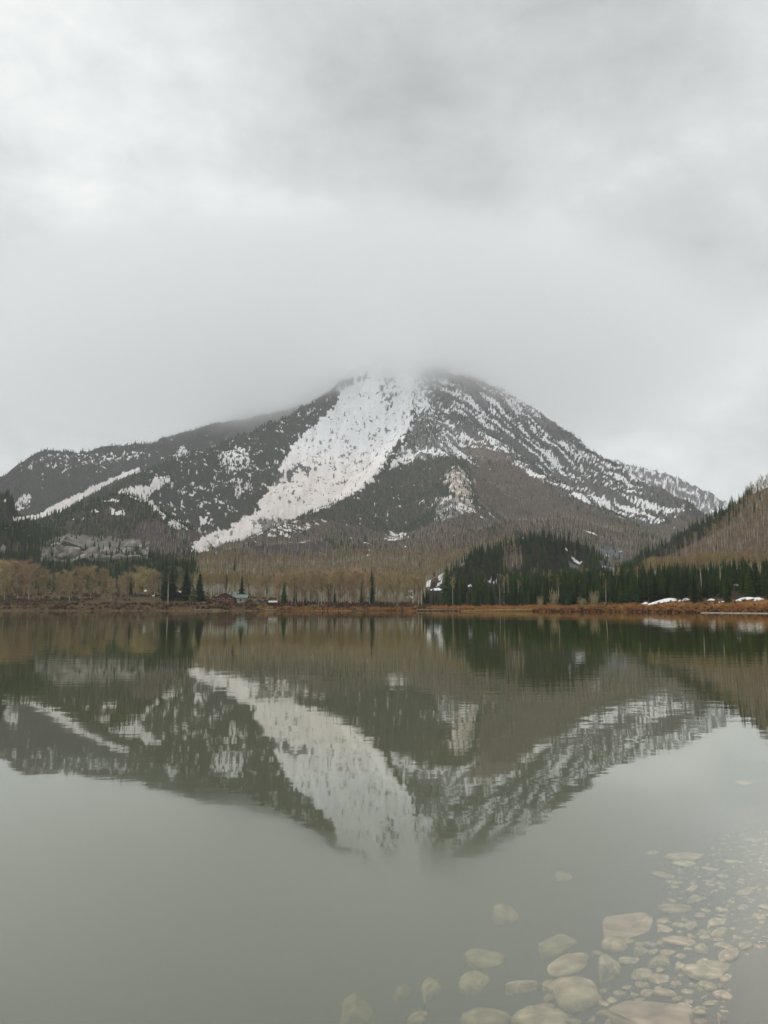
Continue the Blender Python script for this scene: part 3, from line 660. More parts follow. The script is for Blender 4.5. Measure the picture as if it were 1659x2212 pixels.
def far_conifer(seed):
    r = random.Random(seed); m = MB()
    z = .02; L_ = 4
    for i in range(L_):
        n = 6; R = .19 * (1 - i / (L_ + .4)) * r.uniform(.85, 1.15); top = min(1.0, z + .46); a0 = r.uniform(0, 6)
        ring = [(math.cos(a0 + 6.283 * k / n) * R * r.uniform(.65, 1.2), math.sin(a0 + 6.283 * k / n) * R * r.uniform(.65, 1.2), z + r.uniform(-.03, .04)) for k in range(n)]
        m.add(ring + [(0, 0, top if i < L_ - 1 else 1.0)], [(k, (k + 1) % n, n) for k in range(n)]); z += .22
    return m
def bare_tree(seed, H=1.0, crown_from=.35, width=.12, limbs=16, twigs=24, tw=.004, trunk_r=.011, rounded=False, stems=1):
    r = random.Random(seed); tk = MB(); cr = MB()
    for st in range(stems):
        lean = (r.uniform(-.03, .03) + (r.uniform(-.12, .12) if stems > 1 else 0), r.uniform(-.03, .03) + (r.uniform(-.12, .12) if stems > 1 else 0))
        P = [Vector((lean[0] * t * t + r.uniform(-.004, .004), lean[1] * t * t + r.uniform(-.004, .004), t * .97 - .02)) for t in (0, .2, .4, .6, .8, 1)]
        R = [trunk_r * q for q in (1, .85, .7, .52, .34, .14)]
        for i in range(5): tk.cone(P[i], P[i + 1], R[i], R[i + 1], 5)
        pos = lambda t: P[min(4, int(t * 5))].lerp(P[min(4, int(t * 5)) + 1], t * 5 - min(4, int(t * 5)))
        for i in range(limbs // stems):
            t = crown_from + (1 - crown_from) * (i + r.random()) / (limbs // stems) * .97
            shape = math.sin(math.pi * min(1, .12 + .86 * (t - crown_from) / (1 - crown_from))) if rounded else (1 - .55 * (t - crown_from) / (1 - crown_from))
            ln = width * (.45 + .75 * r.random()) * (.35 + .8 * shape)
            a = r.uniform(0, 6.283); el = r.uniform(.5, 1.1)
            d = Vector((math.cos(a) * math.cos(el), math.sin(a) * math.cos(el), math.sin(el)))
            p0 = pos(min(t, .96)); p1 = p0 + d * ln
            if p1.z > 1.02: p1.z = 1.02
            cr.cone(p0, p1, trunk_r * .25, trunk_r * .08, 3)
            for k in range(twigs):
                q = p0.lerp(p1, r.uniform(.15, 1.0)); b = r.uniform(0, 6.283); e2 = r.uniform(.1, 1.35)
                dd = Vector((math.cos(b) * math.cos(e2), math.sin(b) * math.cos(e2), math.sin(e2))); l2 = width * r.uniform(.16, .5)
                sd_ = dd.cross(Vector((r.uniform(-1, 1), r.uniform(-1, 1), r.uniform(-.3, .3)))).normalized() * tw
                cr.add([q - sd_, q + sd_, q + dd * l2], [(0, 1, 2)])
    return tk, cr
def bush(seed, n=70, tw=.02, flat=1.0, lmin=0.0):
    r = random.Random(seed); m = MB()
    for i in range(n):
        a = r.uniform(0, 6.283); lean = r.uniform(lmin, .75); h = r.uniform(.55, 1.0) * (1 - .25 * lean)
        b = Vector((r.uniform(-.22, .22), r.uniform(-.22, .22), -.05)); t = b + Vector((math.cos(a) * lean * .75 * flat, math.sin(a) * lean * .75 * flat, h))
        side = Vector((-math.sin(a + r.uniform(-1, 1)), math.cos(a + r.uniform(-1, 1)), 0)) * tw
        m.add([b - side * .6, b + side * .6, t], [(0, 1, 2)])
        for k in range(4):
            q = b.lerp(t, r.uniform(.35, .95)); c = r.uniform(0, 6.283); tip = q + Vector((math.cos(c) * .16, math.sin(c) * .16, r.uniform(.1, .3)))
            sd_ = Vector((-math.sin(c), math.cos(c), 0)) * tw * .8
            m.add([q - sd_, q + sd_, tip], [(0, 1, 2)])
    return m
def scatter(name, pts, scale, variants, label, sxy=None):
    """one mass of far growth: the points carry a plant each"""
    n = len(pts)
    me = bpy.data.meshes.new(name); me.vertices.add(n); me.vertices.foreach_set('co', np.asarray(pts, np.float32).ravel()); me.update()
    r = np.random.default_rng(len(name) + n)
    sxy = scale if sxy is None else sxy
    sv = np.stack([sxy, sxy, scale], -1).astype(np.float32)
    q = me.attributes.new('psize', 'FLOAT_VECTOR', 'POINT'); q.data.foreach_set('vector', sv.ravel())
    q = me.attributes.new('pturn', 'FLOAT_VECTOR', 'POINT'); tv = np.zeros((n, 3), np.float32); tv[:, 2] = r.uniform(0, 6.283, n); tv[:, :2] = r.normal(0, .03, (n, 2)); q.data.foreach_set('vector', tv.ravel())
    q = me.attributes.new('pkind', 'INT', 'POINT'); q.data.foreach_set('value', r.integers(0, len(variants), n).astype(np.int32))
    o = link(name, me)
    col = bpy.data.collections.new(name + '_plants')
    for i, vme in enumerate(variants):
        col.objects.link(bpy.data.objects.new(f'{name}_plant', vme))
    ng = bpy.data.node_groups.new(name, 'GeometryNodeTree')
    ng.interface.new_socket('Geometry', in_out='INPUT', socket_type='NodeSocketGeometry'); ng.interface.new_socket('Geometry', in_out='OUTPUT', socket_type='NodeSocketGeometry')
    N = ng.nodes; L = ng.links; gi = N.new('NodeGroupInput'); go = N.new('NodeGroupOutput')
    ip = N.new('GeometryNodeInstanceOnPoints'); ci = N.new('GeometryNodeCollectionInfo'); ci.inputs['Collection'].default_value = col; ci.inputs['Separate Children'].default_value = True; ci.inputs['Reset Children'].default_value = True
    def na(nm, t):
        a = N.new('GeometryNodeInputNamedAttribute'); a.data_type = t; a.inputs['Name'].default_value = nm; return a.outputs['Attribute']
    L.new(gi.outputs[0], ip.inputs['Points']); L.new(ci.outputs[0], ip.inputs['Instance']); ip.inputs['Pick Instance'].default_value = True
    L.new(na('pkind', 'INT'), ip.inputs['Instance Index']); L.new(na('psize', 'FLOAT_VECTOR'), ip.inputs['Scale']); L.new(na('pturn', 'FLOAT_VECTOR'), ip.inputs['Rotation'])
    L.new(ip.outputs[0], go.inputs[0])
    md = o.modifiers.new('plants', 'NODES'); md.node_group = ng
    tag(o, label, None, None, 'stuff'); return o

NEAR_CON = [(a.mesh('trunk', M['spruce_bark']), b.mesh('crown', M['needles'])) for a, b in [conifer_meshes(200 + i, spread=sp, whorls=34) for i, sp in enumerate((.17, .20, .23, .165, .255))]]
YOUNG = [(a.mesh('trunk', M['spruce_bark']), b.mesh('crown', M['needles_young'])) for a, b in [conifer_meshes(240, spread=.40, whorls=16)]]
NEAR_ASP = [(a.mesh('trunk', M['aspen_bark']), b.mesh('crown', M['aspen_twigs'])) for a, b in [bare_tree(300 + i, crown_from=.58, width=.15, limbs=18, twigs=18, tw=.0034, trunk_r=.0145) for i in range(5)]]
COTTON = [(a.mesh('trunk', M['aspen_bark']), b.mesh('crown', M['cotton_twigs'])) for a, b in [bare_tree(340 + i, crown_from=.12, width=.40, limbs=38, twigs=40, tw=.0036, trunk_r=.013, rounded=True, stems=2) for i in range(5)]]
DARKT = [(a.mesh('trunk', M['dark_twigs']), b.mesh('crown', M['dark_twigs'])) for a, b in [bare_tree(370 + i, crown_from=.12, width=.34, limbs=30, twigs=24, tw=.0045, trunk_r=.014, rounded=True, stems=2) for i in range(3)]]
FAR_CON = [far_conifer(400 + i).mesh('far_conifer', M['needles']) for i in range(6)]
def far_aspen(seed, twm):
    a, b = bare_tree(seed, crown_from=.42, width=.22, limbs=7, twigs=8, tw=.010, trunk_r=.021)
    m = MB(); m.add(a.v, a.f, 0); m.add(b.v, b.f, 1); return m.mesh('far_aspen', [M['aspen_bark'], M[twm]])
FAR_ASP = [far_aspen(430 + i, 'far_twigs') for i in range(5)]
MID_ASP = []
for i in range(5):
    a, b = bare_tree(450 + i, crown_from=.56, width=.16, limbs=14, twigs=14, tw=.0045, trunk_r=.0140); m = MB(); m.add(a.v, a.f, 0); m.add(b.v, b.f, 1); MID_ASP.append(m.mesh('mid_aspen', [M['aspen_bark'], M['aspen_twigs']]))
MID_CON = []
for i in range(4):
    a, b = conifer_meshes(470 + i, spread=(.17, .20, .23, .18)[i], whorls=16, nb=7); MID_CON.append(b.mesh('mid_conifer', M['needles']))

def tree(name, pair, loc, h, label, cat='tree', group=None, wide=1.0, rz=None):
    o = empty(name, loc, random.uniform(0, 6.283) if rz is None else rz); o.scale = (h * wide, h * wide, h)
    link('trunk', pair[0], o); link('crown', pair[1], o); tag(o, label, cat, group); return o
def stand(u, v_base, v_top, Y, pair, name, label, group=None, wide=1.0):
    """a tree whose foot is seen at u, v_base when Y metres away"""
    p = at(u, v_base, Y); z = float(ground(p[0], Y)); top = at(u, v_top, Y)[2]
    return tree(name, pair, (p[0], Y, z - .1), top - z + .1, label, 'tree', group, wide)

# visibility: running maximum of elevation along each direction
EL = (Z2 - CAM_H) / Y2; RM = np.maximum.accumulate(EL, axis=0)
def visible(x, y, z, h, slack):
    s = x / y; i = np.clip(np.round(np.interp(s, s_grid, np.arange(len(s_grid)))).astype(int), 0, len(s_grid) - 1)
    j = np.clip(np.interp(y * .985, y_grid, np.arange(len(y_grid))).astype(int), 0, len(y_grid) - 1)
    return (z + h - CAM_H) / y > RM[j, i] - slack
def candidates(y0, y1, spacing, s_lim=.545):
    out = []
    ys_ = y0
    while ys_ < y1:
        step = spacing(ys_); n = int(2 * s_lim * ys_ / step)
        s = (np.arange(n) + RNG.uniform(-.45, .45, n)) * step / ys_ - s_lim
        yy = ys_ + RNG.uniform(-.48, .48, n) * step
        out.append(np.stack([s * ys_, yy], -1)); ys_ += step
    return np.concatenate(out)
DR = [(1433, 1292, 62, 9, 286, 'long white snow drift behind the orange brush, left end of the right shore'), (1475, 1289, 22, 8, 288, 'short tongue of snow at the right end of the long drift'), (1390, 1299, 13, 5, 284, 'small snow spot left of the long drift'),
      (1532, 1289, 18, 6, 276, 'thin slanting snow patch under the broadest shore conifer'), (1553, 1294, 16, 3, 268, 'narrow streak of snow on the orange brush edge'), (1603, 1288, 38, 9, 276, 'broad bright snow patch near the right picture edge, left piece'),
      (1632, 1289, 28, 8, 276, 'broad bright snow patch near the right picture edge, right piece'), (1640, 1277, 9, 6, 290, 'small snow spot among dark trunks above the broad bright patch'), (1590, 1262, 10, 6, 310, 'grey snow spot in the dark conifers at the right'),
      (886, 1274, 9, 8, 450, 'upper small snow patch left of the scattered snow group'), (885, 1287, 14, 9, 440, 'lower bright snow patch left of the scattered snow group'), (926, 1258, 10, 12, 480, 'upright snow patch at the left of the scattered snow group'),
      (952, 1244, 15, 8, 500, 'highest slanting snow patch of the scattered snow group'), (943, 1271, 30, 7, 470, 'long level snow patch of the scattered snow group'), (948, 1262, 20, 6, 480, 'curved snow patch in the middle of the scattered snow group'),
      (1015, 1264, 8, 6, 460, 'lone snow spot in the low conifers left of the knoll'), (1059, 1256, 11, 7, 470, 'square snow patch, left of two side by side'), (1071, 1257, 11, 9, 472, 'square snow patch, right of two side by side'),
      (316, 1275, 15, 3.5, 450, 'thin level white snow strip left of the conifer pair'), (334, 1286, 11, 3, 440, 'short white snow strip below the conifer pair'), (470, 1287, 9, 3, 424, 'small white snow strip against the red lodge wall')]
DRP = []
for q in DR:
    if q[0] > 1350 and q[1] > 1280:
        s_ = (q[0] - CU) / FPX; Y = float(shore_y(s_)) + np.interp(q[1], [1284, 1299], [27, 16]); DRP.append((s_ * Y, Y, float(ground(s_ * Y, Y))))
    else: DRP.append(tuple(hit(q[0], q[1] + q[3] * .5)))
P = candidates(262, 4400, lambda y: np.interp(y, [260, 500, 1000, 2000, 3000, 4400], [3.1, 3.6, 4.8, 6.2, 7.2, 10]))
x, y = P[:, 0], P[:, 1]; z = ground(x, y); d = y - shore_y(x / y)
K, A, S, G, u, v = cover(x, y, z)
clump = .5 + .9 * fbm(x / 38, y / 38, 3, seed=171)
pick = RNG.random(len(x))
snw = sstep(.3, .7, snow_field(x, y, z, S, u, v)); snw[S < .02] = 0
K = np.where((y > 950) & (A > .5) & (K < .3), np.clip(K + sstep(.18, .42, fbm(x / 48 + 7, y / 48, 4, .55, seed=183)) * .7, 0, 1), K)
isK = (pick < K * (1 - np.where(u > 900, .40, .15) * snw * (S < .95)) * np.clip(.62 + (clump - .5) * .9 + (K > .8) * .30, .08, 1)) & (d > np.where(u > 900, 16, 26))
clump2 = fbm(x / 55 + 31, y / 55, 4, .6, seed=177)
isA = ~isK & (RNG.random(len(x)) < A * np.clip(.62 + (clump - .5) * .5 + np.where(y > 950, clump2 * 1.1, clump2 * .3), .06, 1)) & (d > 24)
size = RNG.random(len(x))
hK = np.interp(y, [250, 400, 600, 1000, 2000, 4400], [9.5, 11, 11, 9, 11, 13]) * (.42 + .85 * size ** 1.25)
hA = np.interp(y, [250, 400, 700, 1500, 4400], [15, 13.5, 12, 9.5, 7]) * (.7 + .4 * size)
hA = np.where((u > 1380) & (y < 900), hA * 1.15, hA)
# keep the lawn round the lodge and the left shore open
open_ = (u < 600) & (d < 70) | (u < 880) & (d < 30)
isK &= ~open_; isA &= ~open_
vt = proj(x, y, z + np.where(isK, hK, hA))[1]
for q, p in zip(DR, DRP):
    blk = (y < p[1] + 3) & (np.abs(u - q[0]) < q[2] * .5 + hK / y * FPX * .12) & (vt < q[1] + q[3] * .3) & (v > q[1] - q[3]) & (RNG.random(len(x)) < .92)
    isK &= ~blk; isA &= ~blk
visK = isK & visible(x, y, z, hK, .0015); visA = isA & visible(x, y, z, hA, .0015)
def trees_near(mask, h, n):
    idx = np.nonzero(mask)[0]; inview = (u[idx] > 0) & (u[idx] < 1659)
    sz = h[idx] / y[idx] * inview
    order = idx[np.argsort(-sz)]; return order[:n], order[n:]
HERO_K, HERO_A = 12, 40
kn, kf = trees_near(visK, hK, 286); an, af = trees_near(visA, hA, 262)
def con_label(uu, yy):
    if uu < 640: return 'dark conifer in the green belt below the left rock outcrop', 'conifers below the left rock outcrop'
    if uu < 1120: return 'dark conifer in the low stand above the orange brush, left of the wooded knoll', 'conifers left of the wooded knoll'
    if uu < 1345: return 'dark conifer on the wooded knoll left of the grey ravine', 'conifers on the wooded knoll'
    if yy > 420: return 'dark conifer high on the right hillside above the ravine', 'conifers high on the right hillside'
    if uu < 1400: return 'dark conifer on the far shore between the grey ravine and the long snow drift', 'conifers between ravine and drift'
    if uu < 1490: return 'dark conifer of the shore belt right behind the long snow drift', 'conifers behind the long drift'
    if uu < 1545: return 'dark conifer of the shore belt beside the broadest shore conifer', 'conifers beside the broadest conifer'
    return 'dark conifer of the shore belt behind the broad snow patch near the right edge', 'conifers behind the right snow patch'
def asp_label(uu, yy):
    if uu < 640: return 'bare tan aspen on the slope behind the lodge', 'aspens behind the lodge'
    if uu < 1100: return 'bare brown aspen in the wood along the middle of the far shore', 'aspens along the middle shore'
    if uu < 1345: return 'bare pale aspen among the conifers of the wooded knoll', 'aspens on the wooded knoll'
    if uu < 1490: return 'leafless pale-trunked aspen on the right hillside above the long snow drift', 'right hillside aspens above the long drift'
    if uu < 1575: return 'leafless pale-trunked aspen on the right hillside above the broadest shore conifer', 'right hillside aspens above the broadest conifer'
    return 'leafless pale-trunked aspen on the right hillside near the right picture edge', 'right hillside aspens at the right edge'
for i in kn:
    l, g = con_label(u[i], y[i]); tree('conifer', NEAR_CON[i % 5], (x[i], y[i], z[i] - .15), hK[i], l, 'tree', g)
for i in an:
    l, g = asp_label(u[i], y[i]); tree('aspen', NEAR_ASP[i % 5], (x[i], y[i], z[i] - .15), hA[i], l, 'tree', g)
def far_split(idx, h, ylim, nm, mids, fars, lab):
    a = idx[y[idx] < ylim]; b = idx[y[idx] >= ylim]
    if len(a): scatter(nm, np.stack([x[a], y[a], z[a] - .2], -1), h[a], mids, lab[0])
    if len(b): scatter(nm, np.stack([x[b], y[b], z[b] - .3], -1), h[b], fars, lab[1])
far_split(kf, hK, 900, 'conifer_forest', MID_CON, FAR_CON, ('dark conifers standing behind the front rows around the lake', 'dark conifer forest covering the mountain slopes'))
far_split(af, hA, 950, 'aspen_forest', MID_ASP, FAR_ASP, ('bare aspens massed behind the front rows of the far shore', 'bare brown aspen woods on the lower mountain slopes'))
print('TREES', len(kn), len(an), len(kf), len(af))

# trees with a place of their own
stand(358, 1284, 1215, 436, NEAR_CON[1], 'conifer', 'tall dark conifer, left of the tight pair near the lake cabin', None, 1.15)
stand(371, 1284, 1216, 440, NEAR_CON[2], 'conifer', 'tall dark conifer, right of the tight pair near the lake cabin', None, 1.1)
stand(402, 1282, 1217, 440, NEAR_CON[2], 'conifer', 'pointed dark conifer standing alone just right of the small cabin', None, 1.05)
stand(431, 1284, 1232, 434, NEAR_CON[4], 'conifer', 'shorter dark conifer between the small cabin and the red lodge', None, 1.0)
stand(418, 1287, 1262, 428, YOUNG[0], 'young_conifer', 'low light green young conifer in front of the dark ones', None, 1.0)
stand(522, 1281, 1240, 462, NEAR_CON[1], 'conifer', 'dark conifer behind the green roof end of the lodge', None, 1.0)
stand(488, 1291, 1243, 420, DARKT[0], 'bare_tree', 'thin dark bare tree right in front of the red lodge', None, .32)
stand(803, 1306, 1221, 425, NEAR_CON[3], 'conifer', 'lone tall narrow spruce at the edge of the bare wood', None, .85)
stand(965, 1290, 1220, 420, NEAR_CON[1], 'conifer', 'tall conifer beside the scattered snow patches left of the knoll', None, 1.0)
stand(1038, 1296, 1233, 400, NEAR_CON[0], 'conifer', 'tall conifer rising from the low stand above orange brush', None, 1.0)
stand(1500, 1292, 1231, 292, NEAR_CON[1], 'conifer', 'slim pointed conifer left of the broadest shore conifer', None, 1.0)
stand(1523, 1292, 1217, 296, NEAR_CON[4], 'conifer', 'broadest and tallest dark conifer of the right shore belt', None, 1.2)
stand(363, 1285, 1238, 424, NEAR_ASP[2], 'aspen', 'single white-trunked aspen in front of the conifer pair', None, 1.0)
ORD = 'first second third fourth fifth sixth seventh eighth ninth tenth eleventh twelfth thirteenth fourteenth fifteenth sixteenth seventeenth'.split()
cot = [(10, 1286, 1216, 440, 1.0), (38, 1288, 1212, 445, 1.1), (62, 1287, 1222, 440, 1.0), (92, 1286, 1232, 442, .9), (128, 1288, 1240, 436, .9), (150, 1289, 1234, 438, .9), (172, 1288, 1228, 446, 1.0), (196, 1287, 1226, 450, 1.0), (222, 1284, 1232, 452, .9),
       (262, 1285, 1246, 450, .8), (240, 1290, 1252, 436, .8), (296, 1281, 1240, 462, .9), (318, 1280, 1232, 468, 1.0), (334, 1280, 1236, 466, .9), (-20, 1288, 1214, 440, 1.1), (274, 1280, 1238, 470, .9), (300, 1278, 1226, 480, 1.0)]
for i, (a, b, c, Y, wd) in enumerate(cot):
    stand(a, b, c, Y, COTTON[i % 5], 'cottonwood', ORD[sorted(q[0] for q in cot).index(a)] + ' from the left of the bare tan cottonwoods on the left shore', 'cottonwoods on the left shore', wd)
mid = [(600, 1296, 1242, 430, .7), (632, 1298, 1240, 426, .75), (655, 1299, 1236, 426, .8), (684, 1300, 1234, 424, .8), (712, 1300, 1236, 425, .8), (738, 1301, 1232, 426, .8), (764, 1302, 1230, 428, .85), (785, 1302, 1238, 426, .75), (832, 1303, 1238, 420, .8), (856, 1303, 1240, 418, .8), (884, 1300, 1246, 415, .75), (905, 1298, 1250, 415, .7), (560, 1294, 1246, 440, .7)]
for i, (a, b, c, Y, wd) in enumerate(mid):
    stand(a, b, c, Y, COTTON[(i + 2) % 5], 'cottonwood', ORD[sorted(q[0] for q in mid).index(a)] + ' from the left of the bare brown cottonwoods fronting the middle wood', 'cottonwoods at the front of the middle wood', wd)
stand(711, 1302, 1262, 412, DARKT[1], 'bare_tree', 'dark bare bushy tree in front of the middle wood', None, .55)
stand(629, 1299, 1258, 416, NEAR_ASP[0], 'aspen', 'pale single trunk standing out left in the middle wood', None, 1.0)
stand(688, 1301, 1255, 414, NEAR_ASP[3], 'aspen', 'yellowish leaning trunk, left of a pair in the middle wood', None, 1.0)
stand(694, 1301, 1258, 415, NEAR_ASP[1], 'aspen', 'yellowish straight trunk, right of a pair in the middle wood', None, 1.0)
BUSHY = [(bush(600, 30, .02).mesh('stems', M['cotton_twigs']), bush(601, 90, .016, .45).mesh('twigs', M['cotton_twigs']))]
def shrub(u_, vb, vt, Y, me, name, label, wide, group=None):
    s = (u_ - CU) / FPX; Y = float(shore_y(s)) + 11; p = at(u_, vb, Y); zz = float(ground(p[0], Y)); o = link(name, me, None, (p[0], Y, zz)); h = at(u_, vt, Y)[2] - zz; o.scale = (h * wide, h * wide, h)
    tag(o, label, 'bush', group); return o
M['pale_twigs'] = noisy('pale_twigs', (.34, .27, .15), (.46, .38, .23), 1, .9)
pale = [bush(610 + i, 60, .016, .8, .2).mesh('pale_willow', M['pale_twigs']) for i in range(2)]
shrub(1197, 1304, 1266, 318, pale[0], 'willow_bush', 'tall pale forked willow bush above orange brush, left of two', .5)
shrub(1285, 1303, 1267, 308, pale[1], 'willow_bush', 'tall pale forked willow bush above orange brush, right of two', .5)
shrub(1168, 1302, 1281, 322, pale[1], 'willow_bush', 'short greyish willow bush left of the tall pale ones', .5)
shrub(1257, 1303, 1286, 314, pale[0], 'willow_bush', 'short orange-tan willow tuft between the tall pale ones', .8)

# brush along the shore
def strip(n, u0, u1, d0, d1, seed):
    r = np.random.default_rng(seed); uu = r.uniform(u0, u1, n); s = (uu - CU) / FPX; dd = d0 + (d1 - d0) * r.random(n); yy = shore_y(s) + dd
    return s * yy, yy, ground(s * yy, yy), uu, dd
B_OR = [bush(640 + i, 46, .022).mesh('willow', M['willow_orange']) for i in range(5)]
M['willow_gold'] = noisy('willow_gold', (.34, .20, .065), (.50, .33, .12), .8, .9, .25)
B_OR += [bush(650 + i, 46, .022).mesh('willow', M['willow_gold']) for i in range(3)]
B_RD = [bush(660 + i, 46, .026).mesh('willow', M['willow_red']) for i in range(5)]
B_OL = [bush(680 + i, 46, .026).mesh('willow', M['willow_olive']) for i in range(5)]
REED = [bush(700 + i, 60, .016, .35).mesh('reed', M['reed']) for i in range(4)]
xx, yy, zz, uu, dd = strip(4200, 880, 2100, 2, 14, 1); keep = dd < np.interp(uu, [880, 1150, 1350], [14, 13, 10]); xx, yy, zz, uu, dd = (q[keep] for q in (xx, yy, zz, uu, dd)); hh = np.random.default_rng(3).uniform(.5, 1.5, len(xx)) * np.interp(dd, [3, 8, 14], [.7, 1, .9]) * np.interp(uu, [880, 960], [.6, 1]) * (1 + .5 * fbm(xx / 7, yy / 7, 2, seed=199))
scatter('willow_brush', np.stack([xx, yy, zz], -1), hh, B_OR, 'orange willow brush along the right half of the far shore', hh * 1.25)
xx2, yy2, zz2, uu2, dd2 = strip(1500, 900, 2100, 1, 7, 12); h2 = np.random.default_rng(4).uniform(.4, 1.0, len(xx2))
scatter('willow_brush', np.stack([xx2, yy2, zz2], -1), h2, B_RD, 'low dark red brush at the foot of the orange willows', h2 * 1.4)
xx2, yy2, zz2, uu2, dd2 = strip(1500, 900, 2100, 10, 30, 14); h2 = np.random.default_rng(6).uniform(.3, .8, len(xx2)); k = fbm(xx2 / 12, yy2 / 12, 2, seed=198) > -.1
scatter('willow_brush', np.stack([xx2, yy2, zz2], -1)[k], h2[k], B_OL, 'low olive brown brush between orange willows and dark conifers', h2[k] * 1.5)
xx, yy, zz, uu, dd = strip(4200, -500, 930, 4, 46, 2); rr = np.random.default_rng(5); hh = rr.uniform(.5, 1.7, len(xx))
keep = (fbm(xx / 11, yy / 7, 3, seed=180) > -.12) & ~((uu > 150) & (uu < 470) & (dd > 20) & (fbm(xx / 18, yy / 18, 2, seed=190) > -.2))
red = fbm(xx / 16, yy / 8, 2, seed=185) + np.interp(uu, [0, 420, 600, 900], [-.1, .05, .2, .25]) > 0
for nm, mk, ms, lab in (('willow_brush', keep & red, B_RD, 'dark red willow brush along the left half of the far shore'), ('willow_brush', keep & ~red, B_OL, 'olive brown brush between the dark red willows on the left shore')):
    scatter(nm, np.stack([xx, yy, zz], -1)[mk], hh[mk], ms, lab, hh[mk] * 1.3)
xx, yy, zz, uu, dd = strip(2600, -500, 620, 44, 120, 22); hh = np.random.default_rng(23).uniform(.5, 1.6, len(xx)); k = (fbm(xx / 14, yy / 10, 3, seed=211) > -.05) & ~((uu > 190) & (uu < 470) & (dd < 58))
scatter('underbrush', np.stack([xx, yy, zz], -1)[k], hh[k], B_OL + B_RD[:2], 'brown underbrush between the cottonwoods of the left shore', hh[k] * 1.5)
xx, yy, zz, uu, dd = strip(700, 560, 900, 4, 12, 7); hh = np.random.default_rng(8).uniform(.5, 1.2, len(xx))
scatter('willow_brush', np.stack([xx, yy, zz], -1), hh, B_OR, 'thin orange brush under the middle wood', hh * 1.2)
for a, b, n, lab, h0, dlt in ((995, 1146, 900, 'bright straw-yellow reeds at the waterline in front of orange brush', 1.5, (-2.5, 3)), (40, 560, 420, 'thin straw-coloured reeds along the left waterline', .8, (-.5, 2)), (640, 760, 160, 'short yellow reeds at the waterline below the middle wood', .9, (-.5, 2.5))):
    xx, yy, zz, uu, dd = strip(n, a, b, dlt[0], dlt[1], n); hh = np.random.default_rng(n).uniform(.6, 1.0, n) * h0
    if a == 40: k = fbm(xx / 9, yy * 0, 2, seed=195) > 0; xx, yy, zz, hh = xx[k], yy[k], zz[k], hh[k]
    scatter('reeds', np.stack([xx, yy, np.maximum(zz, -.25)], -1), hh, REED, lab, hh * .9)

# ------------------------------------------------------------------ snow left on the shore
def lump(name, P_, w, h, label, seed, m='snow', cat='snow patch', group=None, thick=.5):
    """a low uneven drift lying on the ground"""
    p = P_; Y = p[1]; z0 = p[2]; ww = w / FPX * Y; r = random.Random(seed)
    sl_ = max((float(ground(p[0], Y + 5)) - float(ground(p[0], Y - 5))) / 10, .12); hh = h / FPX * Y; yr = min(max(hh / sl_ / 2, 1.0), 8.0) if sl_ > .15 else max(ww * .3, hh * 1.6); hh *= .3 if sl_ > .15 else .6
    for _ in range(30):
        va = proj(p[0], Y - yr, float(ground(p[0], Y - yr)))[1]; vb = proj(p[0], Y + yr, float(ground(p[0], Y + yr)))[1]
        if abs(va - vb) > h * 1.15 and yr > .5: yr *= .85
        else: break
    n = 28; k = 5; mb = MB(); vs_ = [(0, 0, hh * .9)]; ph = [r.uniform(0, 6.28) for _ in range(4)]
    for j in range(1, k + 1):
        q = j / k
        for i in range(n):
            a = 6.283 * i / n; rad = .95 + .26 * math.sin(2 * a + ph[0]) + .2 * math.sin(3 * a + ph[1]) + .12 * math.sin(5 * a + ph[2])
            X_ = math.cos(a) * ww / 2 * q * rad; Y_ = math.sin(a) * yr * q * rad
            zz_ = float(ground(p[0] + X_, Y + Y_)) - z0
            vs_.append((X_, Y_, zz_ + (hh * (1 - q ** 2.2) * (.8 + .25 * math.sin(4 * a + ph[3])) if j < k else -.25)))
    fs = [(0, 1 + i, 1 + (i + 1) % n) for i in range(n)]
    for j in range(k - 1): fs += [(1 + j * n + i, 1 + (j + 1) * n + i, 1 + (j + 1) * n + (i + 1) % n, 1 + j * n + (i + 1) % n) for i in range(n)]
    mb.add(vs_, fs); o = link(name, mb.mesh(name, M[m], True), None, (p[0], Y, z0)); tag(o, label, cat, group); return o
for i, q in enumerate(DR): lump('snow_patch', DRP[i], q[2], q[3], q[5], 40 + i, group='old snow on the far shore')
# pale gravel spit and driftwood
M['gravel'] = noisy('gravel', (.15, .135, .11), (.34, .315, .27), .9, .95, 0, .1, 8)
g = MB(); n = 60; rg = random.Random(3); top = []; bot = []
for i in range(n + 1):
    uu_ = 1508 + (1790 - 1508) * i / n; s = (uu_ - CU) / FPX; ys_ = shore_y(s); wid = 3.6 * (1 - .5 * math.cos(i * .5)) * min(1, i / 6)
    for q, (dy_, dz_) in enumerate(((-wid - 2.4, -.25), (-wid - .8, .02 + rg.uniform(-.05, .08)), (-wid * .5, .10 + rg.uniform(-.08, .16)), (1, .25))): top.append((s * (ys_ + dy_), ys_ + dy_, dz_))
g.add(top, [(4 * i + k, 4 * i + 4 + k, 4 * i + 5 + k, 4 * i + 1 + k) for i in range(n) for k in range(3)])
tag(link('gravel_bar', g.mesh('gravel_bar', M['gravel'], True)), kind='structure')
M['driftwood'] = noisy('driftwood', (.36, .30, .23), (.52, .46, .37), 3, .9)
